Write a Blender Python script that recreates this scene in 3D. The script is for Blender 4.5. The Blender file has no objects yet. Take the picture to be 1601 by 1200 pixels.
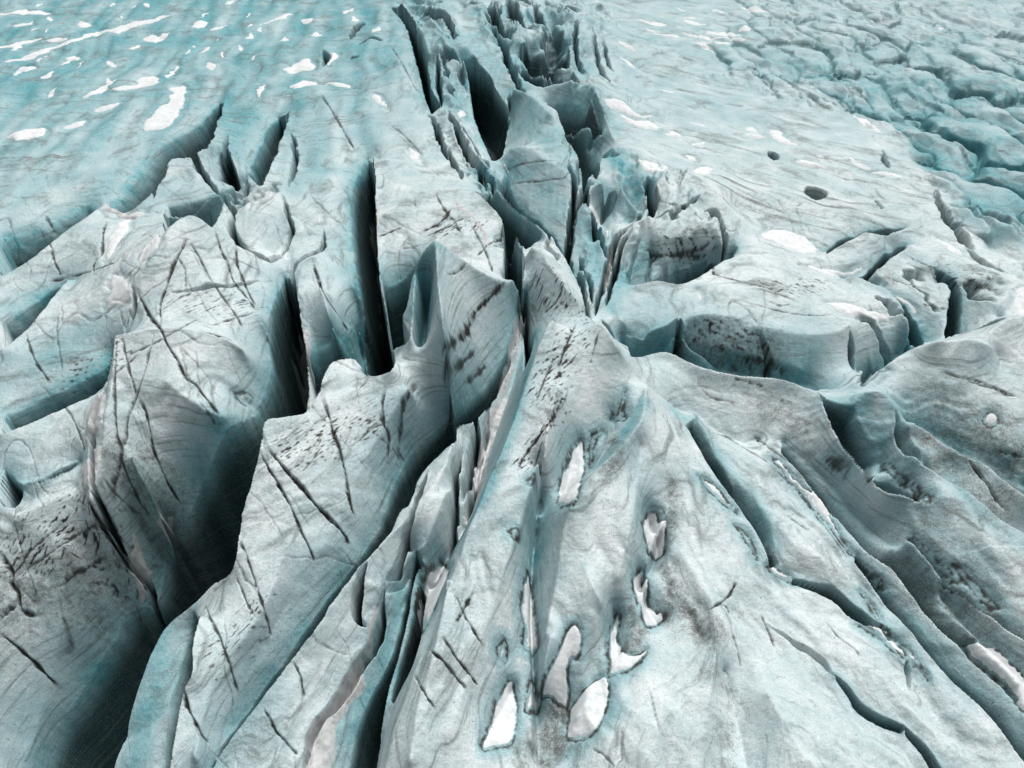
import bpy, math
import numpy as np

# ------------------------------------------------------------------ camera, sky, sun, exposure
CAM_H, PITCH, FPX = 50.0, math.radians(42.0), 1082.0          # 50 m above the mean ice, looking down 42 degrees
IW, IH = 1601.0, 1200.0
sc = bpy.context.scene
cam_d = bpy.data.cameras.new('camera')
cam = bpy.data.objects.new('camera', cam_d)
sc.collection.objects.link(cam)
cam.location = (0, 0, CAM_H)
cam.rotation_euler = (math.radians(90) - PITCH, 0, 0)
cam_d.sensor_fit = 'HORIZONTAL'
cam_d.sensor_width = 36.0
cam_d.lens = 36.0 * FPX / IW
cam_d.clip_start, cam_d.clip_end = 0.5, 6000
sc.camera = cam

SUN_EL, SUN_AZ = math.radians(60), math.radians(25)            # azimuth clockwise from +Y (away from the camera)
world = bpy.data.worlds.new('World')
sc.world = world
world.use_nodes = True
wn = world.node_tree
sky = wn.nodes.new('ShaderNodeTexSky')
sky.sky_type = 'NISHITA'
sky.sun_disc = False
sky.sun_elevation, sky.sun_rotation = SUN_EL, SUN_AZ
sky.dust_density, sky.air_density, sky.ozone_density = 6.0, 1.0, 1.0
hsv = wn.nodes.new('ShaderNodeHueSaturation')                  # overcast: the cloud layer takes the blue out
hsv.inputs['Saturation'].default_value = 0.12
wn.links.new(sky.outputs[0], hsv.inputs['Color'])
wn.links.new(hsv.outputs[0], wn.nodes['Background'].inputs['Color'])
wn.nodes['Background'].inputs['Strength'].default_value = 0.05
sun_d = bpy.data.lights.new('sun', 'SUN')
sun_d.energy, sun_d.angle, sun_d.color = 2.4, math.radians(28), (1.0, 0.97, 0.94)
sun = bpy.data.objects.new('sun', sun_d)
sc.collection.objects.link(sun)
sun.rotation_euler = (math.radians(90) - SUN_EL, 0, math.pi - SUN_AZ)
sc.view_settings.view_transform = 'Standard'
sc.view_settings.look = 'None'
sc.view_settings.exposure = 0.3
sc.view_settings.gamma = 1.0
sc.cycles.max_bounces = 5
sc.cycles.diffuse_bounces = 2
sc.cycles.glossy_bounces = 1

# ------------------------------------------------------------------ survey: from sight lines to plan positions
CP, SP = math.cos(PITCH), math.sin(PITCH)

def ray(px, py):
    a = (np.asarray(px, float) - (IW - 1) / 2) / FPX
    b = ((IH - 1) / 2 - np.asarray(py, float)) / FPX
    return a, CP + b * SP, -SP + b * CP

def plan(px, py, h):
    dx, dy, dz = ray(px, py)
    t = (np.asarray(h, float) - CAM_H) / dz
    return np.stack([dx * t, dy * t], -1)

RELIEF = 1.4                                                  # all surveyed heights are in units of 1.4 m

def parse(s, h=None):
    """'x,y[,height] x,y ...' -> plan points (n,2) and heights (n,)"""
    P, last = [], (0.0 if h is None else h)
    for tok in s.split():
        v = [float(q) for q in tok.split(',')]
        if len(v) == 3:
            last = v[2]
        elif h is not None:
            last = h
        P.append((v[0], v[1], last))
    P = np.array(P)
    P[:, 2] *= RELIEF
    return plan(P[:, 0], P[:, 1], P[:, 2]), P[:, 2]

# the terrain grid: columns fan out from the observer, rows stretch with distance (finer near, coarser far)
A0, A1, NC = -0.98, 0.98, 1500
aa = np.linspace(A0, A1, NC)
da = aa[1] - aa[0]
ys = [6.0]
while ys[-1] < 330.0:
    d = ys[-1] * CP + CAM_H * SP
    ys.append(ys[-1] + d * da * (1.0 + 0.9 * min(1.0, max(0.0, (ys[-1] - 40) / 140.0))))
ys = np.array(ys)
NR = len(ys)
dep = ys * CP + CAM_H * SP
X = dep[:, None] * aa[None, :]
Y = np.repeat(ys[:, None], NC, 1)
PXM = (dep / FPX)                                             # metres per photo pixel, by row

def rc(P):
    """plan -> fractional row, column"""
    r = np.interp(P[..., 1], ys, np.arange(NR))
    d = np.clip(P[..., 1], 0.0, 400.0) * CP + CAM_H * SP
    return r, (P[..., 0] / d - A0) / da

def window(P, m):
    """rows/cols of the grid round plan points P with margin m metres"""
    lo, hi = P.min(0) - m, P.max(0) + m
    r0 = int(np.searchsorted(ys, lo[1])); r1 = int(np.searchsorted(ys, hi[1])) + 1
    r0, r1 = max(0, r0), min(NR, r1)
    if r1 <= r0: return None
    c = [(x / d - A0) / da for x in (lo[0], hi[0]) for d in (dep[r0], dep[r1 - 1])]
    c0, c1 = max(0, int(min(c))), min(NC, int(max(c)) + 2)
    if c1 <= c0: return None
    return slice(r0, r1), slice(c0, c1)

def dist(P, x, y):
    """distance to polyline P"""
    best = np.full(x.shape, 1e9)
    for (ax, ay), (bx, by) in zip(P[:-1], P[1:]):
        ux, uy = bx - ax, by - ay
        L = ux * ux + uy * uy + 1e-12
        t = np.clip(((x - ax) * ux + (y - ay) * uy) / L, 0, 1)
        best = np.minimum(best, (x - ax - t * ux) ** 2 + (y - ay - t * uy) ** 2)
    return np.sqrt(best)

def dist_t(P, x, y):
    """distance to polyline P and position 0..1 along it"""
    best = np.full(x.shape, 1e9); tt = np.zeros(x.shape); n = len(P) - 1
    for k, ((ax, ay), (bx, by)) in enumerate(zip(P[:-1], P[1:])):
        ux, uy = bx - ax, by - ay
        L = ux * ux + uy * uy + 1e-12
        t = np.clip(((x - ax) * ux + (y - ay) * uy) / L, 0, 1)
        d = (x - ax - t * ux) ** 2 + (y - ay - t * uy) ** 2
        m = d < best
        best = np.where(m, d, best); tt = np.where(m, (k + t) / n, tt)
    return np.sqrt(best), tt

def inside(P, x, y):
    r = np.zeros(x.shape, bool)
    Q = np.roll(P, -1, 0)
    for (ax, ay), (bx, by) in zip(P, Q):
        if ay == by: continue
        c = ((ay > y) != (by > y)) & (x < (bx - ax) * (y - ay) / (by - ay) + ax)
        r ^= c
    return r

def sstep(t):
    t = np.clip(t, 0, 1)
    return t * t * (3 - 2 * t)

def curve(P, h, n=5):
    """Catmull-Rom through the surveyed points"""
    Z = np.concatenate([P, np.asarray(h)[:, None]], 1)
    if len(Z) < 3: return P, np.asarray(h)
    E = np.concatenate([[2 * Z[0] - Z[1]], Z, [2 * Z[-1] - Z[-2]]])
    out = []
    for i in range(1, len(E) - 2):
        p0, p1, p2, p3 = E[i - 1], E[i], E[i + 1], E[i + 2]
        for t in np.arange(n) / n:
            out.append(0.5 * (2 * p1 + (p2 - p0) * t + (2 * p0 - 5 * p1 + 4 * p2 - p3) * t * t + (3 * p1 - p0 - 3 * p2 + p3) * t ** 3))
    out.append(Z[-1])
    out = np.array(out)
    return out[:, :2], out[:, 2]

def pnoise(x, y, seed):
    """2-D gradient noise, about -1..1"""
    xi = np.floor(x).astype(np.int32); yi = np.floor(y).astype(np.int32)
    xf = (x - xi).astype(np.float32); yf = (y - yi).astype(np.float32)
    rng = np.random.RandomState(seed)
    ang = rng.rand(65536).astype(np.float32) * 6.2831853
    gx, gy = np.cos(ang), np.sin(ang)
    def g(ix, iy, fx, fy):
        k = ((ix * 73856093) ^ (iy * 19349663) ^ ((ix + iy * 57) * 83492791)) & 65535
        return gx[k] * fx + gy[k] * fy
    u = xf * xf * xf * (xf * (xf * 6 - 15) + 10); v = yf * yf * yf * (yf * (yf * 6 - 15) + 10)
    a = g(xi, yi, xf, yf); b = g(xi + 1, yi, xf - 1, yf)
    c = g(xi, yi + 1, xf, yf - 1); d = g(xi + 1, yi + 1, xf - 1, yf - 1)
    return ((a + u * (b - a)) + v * ((c + u * (d - c)) - (a + u * (b - a)))) * 1.5

def stretched(x, y, ang, la, lc, seed):
    ca, sa = math.cos(ang), math.sin(ang)
    return pnoise((x * ca + y * sa) / la, (-x * sa + y * ca) / lc, seed)

def pxdir(x0, y0, x1, y1):
    P = plan([x0, x1], [y0, y1], [0, 0])
    d = P[1] - P[0]
    return math.atan2(d[1], d[0])

# ------------------------------------------------------------------ the surveyed shape of the ice
# crests and hollows: x,y,height
LINES = """
690,65,4.8 720,85,4.5 760,112,4.5 790,138,4.5 
650,35,4.35 660,52,4.35 668,78,4.35
768,15,4.2 778,8,4.8 788,12,4.8 793,25,4.2 790,50,2.7
795,5,4.5 810,30,4.8 820,50,4.8 832,75,4.2 835,92,3
880,5,5.1 893,30,5.1 900,50,4.8 905,68,4.5
850,62,1.2 875,68,1.2
925,128,5.4 935,150,5.1 950,185,3.2 963,220,2
740,300,4.2 760,315,4.2 790,350,4.2 808,372,3.9 820,390,3.2
740,265,3 770,288,3.6 800,318,3.8 840,354,3.9 870,384,3.7 890,418,3.3 906,452,2.4
250,325,2.6 290,317,2.8 330,301,3.2 360,289,3.4 386,272,3.2 394,282,3
370,320,0.6 372,338,0.6
845,760,1 838,820,0 832,870,-0.8 828,950,-1.2 832,1050,-1.4 838,1120,-1.6 842,1200,-1.6
860,990,2.2 845,1060,1.2
930,960,2 925,1020,0.8 915,1070,-0.2 880,1130,-1.2
800,1080,-0.8 770,1140,-1
960,960,-0.2 965,1030,-0.4
1015,820,0 1025,870,-0.4 1000,930,-0.6 1030,975,-0.4
1050,760,1.5 1045,830,1 1045,900,.7 1075,960,.7 1100,1000,.6
900,860,2.6 930,920,2.8 940,940,2.4
960,830,3 980,870,2.4
1000,700,3.2 990,800,3.2 965,900,2.4 
1080,1080,2 1040,1130,2 1000,1200,2
1130,1050,0.4 1150,1120,0.2 1165,1200,0.2
1200,1080,1.8 1240,1160,1.8 1270,1210,1.8
1085,640,1.6 1120,700,2 1160,760,2 1210,850,1.8
1110,735,0.6 1150,785,0.2 1185,850,0 
700,900,3.4 680,1010,3 655,1100,2.6 640,1190,2.4
0,20,0.3 200,10 400,5 560,0
0,150,0 150,130 300,90 420,60 520,50
0,260,0.2 90,240 170,200 240,150 320,120 400,110
0,345,-0.3 75,325 140,292 178,240 
480,150,1.5 560,120 600,110
470,250,2 520,280,2.8 545,300,2.6
440,110,1 500,70,1 560,50,1.5 600,60,2
620,90,3 640,140,3 660,200,2.5 690,260,3 720,300,4 760,350,4.2 785,410,4 788,435,3
590,245,4 620,250,3.4 660,262,3
600,330,4 680,330,4.2 740,380,4
178,520,5 172,600,4 160,680,3 150,740,2 135,780,1
178,520,5 250,514,5.4 330,518,5 375,535,4.6
205,450,4.4 240,400,5.6 262,365,6.2 285,342,6.5 300,338,6.5 320,350,6 372,385,4.5
250,470,4 285,440,4.6 330,440,4.8
260,600,4 330,640,3.4 370,640,2
400,480,4 420,520,3.2
200,700,2.5 220,760,1 250,800,-3
20,810,0 120,762,0
-60,880,-0.5 -60,1040,-4 -60,1230,-8
100,850,-1.5 95,960,-5 70,1080,-8.5 30,1210,-10
390,300,4 385,340,4 378,400,2
408,290,4.5 430,310,3.6 445,330,3 450,355,2 430,400,1
455,337,2.2 470,345,2 490,355,1.5
490,397,3 470,412,3 463,460,3 466,500,2 474,528,1.4
545,420,3 560,445,3 566,480,2
500,440,4.2 515,490,4 524,508,3
680,372,10 710,395,9 740,415,8 770,430,7 800,435,6 820,440,5
680,374,10 683,430,9.4 690,480,9 697,540,8 690,600,7
650,425,8.3 648,470,7.8 645,510,7 640,535,6.3
672,450,6.6 668,490,4.4 662,540,3.2 655,580,3.2
560,640,5 500,720,4.5 450,850,3.5 400,960,3 330,1060,2.5 300,1180,2
640,600,5.4 600,660,4.6 560,740,3.6 520,820,3 460,920,2 380,1050,1.5
860,497,7 838,550,6 815,620,5 790,690,4.5 760,760,4 735,820,3.5 715,880,3 690,950,2.5 670,1000,2 650,1040,2 635,1090,1.5 615,1150,1.5 600,1215,1
822,500,1 805,580,0 785,640,-1 760,720,-1.5 738,800,-2 715,850,-1.5 685,895,-1.5 660,960,-2.5
860,497,7 880,505,6.4 905,512,6 940,503,6.8 965,540,6 1000,592,3.4 1010,607,4.2 1000,660,4.6 960,710,4.4 920,745,4 895,780,4.3
870,600,5.8 850,700,4.6 800,850,3.4 750,1000,2.4 700,1150,2
905,690,2 893,730,1.5 880,780,0.6
955,655,2.5 935,700,1.7 915,735,1.3
840,800,1.2 830,850,0.6 826,950,0.2 830,1050,-0.2 830,1160,-0.3
895,780,4.3 880,830,3 870,900,2.1 852,990,1.6
1050,780,1.5 1020,850,1.1 1005,930,0.9 985,1000,0.6 940,1060,0.3 900,1120,0.1
1065,690,2.4 1085,760,2 1105,900,1.5 1120,1000,1.8 1100,1150,1.8
1020,610,2.7 1060,640,1 1105,665,0.6 1150,690,0.3 1185,690,0
1100,700,1.6 1160,800,1.2 1220,890,1 1240,930,1
1150,950,1.2 1250,1050,1 1330,1150,1 1360,1210,1
1045,548,3 1100,575,2.8 1180,590,2.8 1240,602,3 1275,612,3.2 1290,640,3.2 1310,685,3 1340,722,3 1362,750,2.75 1385,770,2.7 1440,778,2.7 1480,778,2.9 1540,800,2.7 1570,840,2.45 1620,890,2
1335,628,3.7 1350,610,4.2 1365,604,4.7 1390,606,4.7 1405,622,4.45 1412,640,4.2 1425,680,3.7 1435,710,3.45 1470,735,3.2 1500,755,3.2 1540,785,2.95 1570,810,2.7 1620,840,2.45
1415,655,3.8 1460,674,3.55 1485,697,3.5 1510,710,3.45 1545,727,3.2 1575,752,3.2 1620,780,3.2
1445,728,2.4 1480,758,2.4 1520,790,2 1570,840,1 1620,890,0
1400,850,1.2 1450,910,1 1520,980,0.8 1601,1060,0.6
1310,870,0.7 1370,930,0.7 1430,990,0.6 1500,1060,0.6 1560,1130,0.6 1620,1200,0.5
1260,930,1 1330,1000,0.9 1390,1070,0.8 1440,1130,0.8 1520,1210,0.8
960,480,2 1000,500,2.8 1060,488,3.2 1100,480,3.6 1160,490,3.4
1150,402,2.5 1200,400,2.4 1270,430,2.2 1300,445,2.3
975,515,1 1010,520,1.6 1060,515,2 1120,525,2.2 1200,545,2 1260,560,1.6
1090,440,3.2 1160,445,3.4 1240,460,3.4
1180,500,3.4 1250,510,3.2 1310,510,3 1330,500,3.1
1400,460,3 1418,490,3 1420,515,2
1345,432,2 1385,402,2.6 1410,387,2.7 1430,386,2.6 1460,402,2.5
1440,500,1.6 1470,480,2.4 1478,450,2.6
1470,395,2.6 1520,420,2.8 1550,440,2.8 1558,470,2.8 1560,500,1.4
1360,590,3.2 1385,568,3.45 1420,545,3.7 1460,531,5.2 1500,527,5.2 1540,535,5 1560,555,3.5 1580,590,3.2 1620,625,2.95
1420,610,2.9 1480,620,2.95 1540,650,2.6 1601,690,2.4
1545,520,4.6 1570,500,5 1620,480,5
1450,330,1.5 1500,380,1.8 1530,420,2
950,30,0 1050,60,0 1150,50,0
1000,110,0.2 1100,150,0.3 1200,190,0.4 1300,210,0.5
1030,190,0.4 1100,230,0.6 1200,290,0.8 1300,310,1 1420,320,1
1150,330,1 1200,350,1 1280,380,1.2
860,175,4.2 885,211,4 905,250,4 915,280,3.2
800,135,3.9 830,150,4.5 860,175,5.4
785,233,3 805,226,4 830,232,4.2 850,248,4.2 880,266,4 895,290,3.2 900,325,2
940,232,2.2 960,226,2.8 975,233,2.8 985,250,2.4 1000,285,1.8 1010,315,0.6
920,300,2.5 945,280,3.6 965,290,3.2 985,310,2.6 995,325,2 985,350,0.6
905,345,2 916,315,3.2 926,320,3.1 940,360,2 950,405,0.8
1020,300,3 1045,261,3.8 1080,270,3.2 1110,300,3.2 1127,316,3.2 1150,370,2.4 1160,395,2.3
1013,336,4 1025,366,3 1075,366,2.8 1100,341,3.4 1110,346,3.2 1130,376,2.6
930,390,0 950,330,-1 1000,350,-0.5
830,385,6 845,390,5.6 865,420,5.4 890,450,5 912,480,3.6 916,498,1.5
830,385,6 818,410,4.4 820,440,4
925,130,4.5 935,150,4.2 950,185,2.4 962,215,1.6
820,80,3.6 850,70,3.6 880,75,3.6
805,100,3 840,110,3 880,103,4.2 900,122,3.6
815,128,2.25 850,133,2.7 900,130,3.6 925,130,4.2
680,10,4.5 700,28,5.1 720,38,3.9 745,90,3.6
720,60,3.75 760,110,3.6 790,140,3.3
690,5,3.75 760,5,1 830,0,3 900,10,1
540,905,2 575,905,1.6 600,930,0.6
645,900,-0.2 635,960,-1 620,1020,-1.6 608,1070,-2 600,1110,-2 585,1215,-2
560,890,2.2 600,840,2 640,800,2.2 690,740,2.6 712,680,2
640,860,0 660,850,1.6 690,790,2.4 710,760,1.4
480,1040,1.2 440,1100,1 400,1170,0.8
"""
# open crevasses: name | far lip | near lip | depth | place of the deepest line across (0 far .. 1 near)
PITS = """
478,545,1.2 492,532,1.6 512,524,1.8 536,512,1.8 556,492,1.4 | 486,628,5.8 497,606,6 506,581,6 520,561,6 540,555,6 556,560,5.5 569,580,5.6 | 14 | .45 | 1.51
1067,492,3.2 1082,520,2.4 1112,545,1.3 1125,568,.6 | 1062,490,3.4 1060,520,2.8 1066,556,1.8 | 3 | .8 | 1.6
1225,688,0.8 1287,748,0.4 1314,778,0.3 1360,826,0.2 1410,866,0.2 1447,906,0.1 1512,978,0 1572,1035,0 1640,1095,0 | 1220,706,0.9 1278,773,0.9 1303,803,0.9 1347,853,0.9 1397,893,0.8 1432,934,0.8 1497,1010,0.8 1550,1062,0.7 1640,1140,0.7 | 2.2 | .8 | 1.7
1340,862,0.7 1402,926,0.6 1448,980,0.5 1488,1036,0.4 1524,1068,0.4 1564,1100,0.4 1640,1180,0.4 | 1336,876,0.9 1390,945,0.9 1434,1003,0.9 1474,1060,0.8 1510,1090,0.8 1545,1122,0.8 1620,1215,0.8 | 2.8 | .75 | 1.5
1088,652,1.5 1138,722,1.3 1178,772,1.1 1210,832,1 1222,875,1 | 1072,668,1.7 1120,745,1.6 1158,792,1.5 1193,850,1.3 1206,882,1.1 | 1.8 | .8 | 1.6
1432,830,1.3 1482,882,1.1 1532,922,1 1620,990,0.9 | 1420,842,1.7 1470,895,1.5 1520,938,1.3 1620,1010,1.1 | 1.6 | .8 | 1.6
1445,402,2.6 1470,413,2.7 1494,430,2.7 1508,455,2.4 1508,490,1.4 1500,526,0.6 | 1440,407,2.5 1458,420,2.5 1475,437,2.5 1484,462,2.4 1479,500,1.8 1476,532,1.4 | 8 | .7
1345,428,2.2 1385,447,2.4 1412,461,2.5 1434,490,2 1452,528,1 | 1340,434,2.3 1375,449,2.5 1400,463,2.6 1416,486,2.6 1422,515,2 1440,538,1.4 | 7 | .6
610,6,2 630,28,2 641,60,2.2 652,95,2.4 660,130,2.6 668,158,2.6 674,170,2.4 | 626,6,2.4 643,26,2.8 653,55,2.9 663,80,2.9 669,110,2.7 674,140,2.4 690,168,2 | 9 | .4
822,84,2.2 840,86,2.2 870,84,2.2 886,86,2.4 | 810,92,2.2 825,106,2.4 845,111,2.6 870,107,2.7 889,103,2.9 | 5 | .7
815,109,1.8 845,117,2 870,113,2.2 893,110,2.4 | 808,116,2 835,133,2.4 860,136,2.5 885,129,2.9 906,128,3.2 | 5 | .7
852,158,1.4 885,160,1.6 915,166,2 942,192,1.8 | 862,172,2.2 885,176,2.6 905,180,2.6 925,192,2.2 942,208,1.8 | 6 | .7
765,295,3 795,325,3 825,355,3 845,375,3 | 742,298,4.2 760,314,4.2 790,348,4.2 808,370,3.8 822,390,3.2 | 7 | .7
792,262,2.2 808,305,1.8 838,333,1.6 868,362,1.4 888,398,1 902,425,0.8 | 772,288,3.6 800,317,3.8 840,353,3.8 870,383,3.6 890,417,3.2 906,450,2.4 | 9 | .7
262,318,1.6 300,311,1.6 345,296,1.6 372,279,1.2 | 255,325,2.6 290,317,2.8 330,301,3.2 360,289,3.4 386,272,3.2 | 4 | .6
262,342,1 300,324,1.6 340,318,1.8 366,312,1.8 | 250,372,5 266,357,6 285,342,6.4 300,337,6.5 316,345,6.1 | 6 | .6
340,238,1 342,262,1 340,280,1.2 | 356,232,1 372,275,1.4 366,285,1.6 | 4 | .5
790,400,2 802,385,2.8 815,395,2.6 | 786,436,3 800,437,5.6 812,446,4.4 820,420,4 | 8 | .5
0,360,-0.3 75,335,-0.3 130,312,-0.3 158,318,0.3 | 0,430,1 50,402,1.5 100,362,2 140,336,2.2 158,325,1.5 | 12 | .5 | 1.51
0,490,1 45,460,1 83,436,1.2 103,434,1.2 | 0,548,1.5 40,517,1.5 65,487,1.8 82,462,1.8 103,437,1.3 | 11 | .48 | 1.51
0,632,0.5 60,608,0.5 110,588,0.5 150,568,0.8 175,545,1 | 0,678,1 60,652,1 110,630,1 165,602,1.2 178,570,2 | 11 | .48 | 1.51
0,725,0.3 12,733,0.4 25,748,0.5 34,757,0.3 | 0,792,-0.5 25,795,-0.5 35,775,-0.3 36,760,0 | 10 | .5
36,757,0.3 70,750,0.5 100,733,0.5 128,722,0.5 | 36,762,0 70,756,0.2 100,742,0.2 130,727,0.2 | 3 | .6
442,425,2 422,470,3 416,520,2.5 420,570,1.5 400,635,1 360,660,2 332,700,1 315,740,-1 292,790,-3 262,850,-6 240,930,-8 200,950,-8 165,1010,-9 120,1080,-10 75,1150,-11 50,1230,-11 | 458,425,2.5 466,470,2.5 476,540,1.5 482,600,3 478,640,5.5 440,650,6 415,662,6 405,690,6 395,740,5 378,800,4 372,850,4 360,895,3 330,915,1 300,945,0 265,975,-1 245,1010,-1.5 225,1060,-2 205,1120,-2.5 172,1230,-3 | 26 | .28
572,236,2 556,262,2.2 547,300,2.2 546,350,2.2 551,400,2 558,450,1.5 564,500,0 563,540,-2 558,575,0 | 583,240,3.8 586,300,3.4 588,350,3.2 590,400,3 594,440,2.5 600,480,1 606,520,0 612,545,2 615,570,6 590,583,5.6 570,582,5.6 | 20 | .75 | 1.6
600,440,2 625,428,2 648,405,3.2 670,380,5 | 606,520,0 612,545,3 640,531,6.2 628,500,6.5 635,480,7 645,430,8 655,400,9 678,374,9.8 | 12 | .6
570,582,5.6 560,572,5.7 | 590,583,5.6 575,575,5.6 | 1 | .5
812,447,4 800,520,2.4 785,560,1.6 750,605,1.4 700,650,1.4 645,695,1.4 615,750,1.4 595,805,1.3 555,868,1.2 505,930,1 455,1005,0.7 405,1070,0.5 355,1150,0.5 320,1225,0.4 | 822,455,3 812,530,0.6 790,590,0 765,635,0.3 740,655,1 715,670,1.6 710,690,2 690,710,2 675,725,2 655,750,1.6 640,790,1.6 625,802,1.4 600,850,1.3 575,872,1.6 560,885,2 545,905,2 520,940,2 490,985,2 460,1025,1.6 420,1080,1.2 380,1130,0.8 335,1190,0.4 325,1230,0.3 | 22 | .5
168,312,0 200,275,-0.2 225,235,-0.2 262,212,-0.2 300,190,0 325,165,0.3 338,152,0.4 | 165,327,1.8 200,330,1.6 235,305,2 262,256,3 275,249,3 305,246,3 310,236,2.6 330,217,1.6 345,177,1 348,158,0.6 | 11 | .48 | 1.51
432,174,0.8 415,195,0.6 400,225,0.6 388,255,0.6 385,285,1 | 452,174,1.2 447,192,1.6 437,225,2.2 425,255,3 415,275,3.6 408,291,4.2 | 11 | .48 | 1.51
720,92,2 733,130,2 738,165,2 750,200,2 765,235,1.6 778,258,1 | 732,95,2.5 760,112,2 775,140,1 790,165,0.6 795,190,0.2 790,220,0.3 785,250,0.6 | 10 | .25
862,172,1.6 890,185,1 920,207,0.6 935,228,0.6 938,258,0.6 | 885,212,4 905,250,4 915,278,3.2 925,264,2.2 934,276,2 | 9 | .6
990,446,0.6 1030,428,0.6 1060,412,0.6 1090,404,0.6 1120,407,0.8 1145,399,1 | 1000,442,2.5 1030,436,2.5 1060,441,2.5 1090,431,2.5 1120,413,2.5 1147,402,2.2 | 7 | .6
975,535,0 1000,541,0.4 1052,534,0.9 1068,530,1.2 1100,548,0.8 1160,565,0.6 1220,577,0.5 1265,588,0.2 1285,604,0.3 | 985,557,4 1005,557,2.9 1045,548,3 1100,575,2.8 1180,590,2.8 1240,602,3 1275,612,3.2 | 10 | .8 | 1.8
1345,585,-0.4 1375,572,0 1402,548,0.6 1422,522,1.6 1440,520,1 | 1345,602,2.7 1365,582,3.25 1390,563,3.5 1430,541,3.75 1470,530,5.2 | 9 | .75 | 1.6
1318,430,1 1345,425,1.2 1365,410,1.2 1380,395,1.2 1400,380,1.2 1418,376,1.2 | 1320,433,2 1350,428,2.2 1375,417,2.3 1395,402,2.5 1415,388,2.6 1425,381,2.3 | 6 | .6
1290,392,1 1310,374,1 1345,361,1 1380,352,1 1415,352,1 | 1292,396,1.6 1315,383,1.7 1350,367,1.8 1385,363,1.8 1418,354,1.5 | 5 | .6
1290,624,3.4 1335,630,3.5 1345,655,3 1372,695,2 1380,718,1.4 1370,740,1 | 1278,614,3.2 1290,640,3.2 1310,685,3 1340,722,3 1362,750,2.75 | 3.5 | .8
1365,742,1.8 1400,752,1.6 1440,776,2 | 1365,753,2.7 1385,770,2.7 1410,776,2.7 1440,779,2.7 | 4 | .6
1420,642,2.2 1460,656,2 1490,674,1.8 1530,694,1.5 1570,715,1.2 1620,742,1 | 1430,662,3.65 1460,674,3.55 1485,697,3.5 1510,710,3.45 1545,727,3.2 1575,752,3.2 1620,782,3.2 | 9 | .75 | 1.8
1240,898,1 1275,903,1 1310,913,1 1345,942,1 1370,967,1 1395,985,1 | 1240,908,0.8 1270,922,0.8 1300,937,0.8 1330,962,0.8 1360,977,0.8 1395,988,0.8 | 4 | .6
1300,1048,1 1325,1067,1 1345,1092,1 1380,1117,1 1415,1133,1 | 1305,1060,0.7 1325,1092,0.7 1335,1112,0.7 1370,1134,0.7 1408,1150,0.7 | 4 | .6
1415,1135,1 1445,1160,1 1480,1205,1 | 1412,1150,0.7 1435,1175,0.7 1462,1215,0.7 | 4 | .6
650,855,1 640,910,-0.6 618,1000,-1.4 598,1050,-1.8 578,1085,-1.8 560,1130,-1.8 535,1225,-1.8 | 662,870,1 650,900,-0.4 637,960,-1 622,1020,-1.6 608,1070,-2 600,1110,-2 585,1225,-2 | 5 | .4
656,905,-0.4 642,965,-1 627,1022,-1.6 610,1090,-2 | 668,915,-0.4 660,965,0 648,1030,1 614,1098,-1 | 7 | .5
300,952,0 292,990,-1 282,1035,-1.5 262,1100,-1.5 252,1230,-1.5 | 312,960,2.6 301,1000,3 298,1050,3 282,1090,2.4 262,1230,1.6 | 4 | .6
"""
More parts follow.
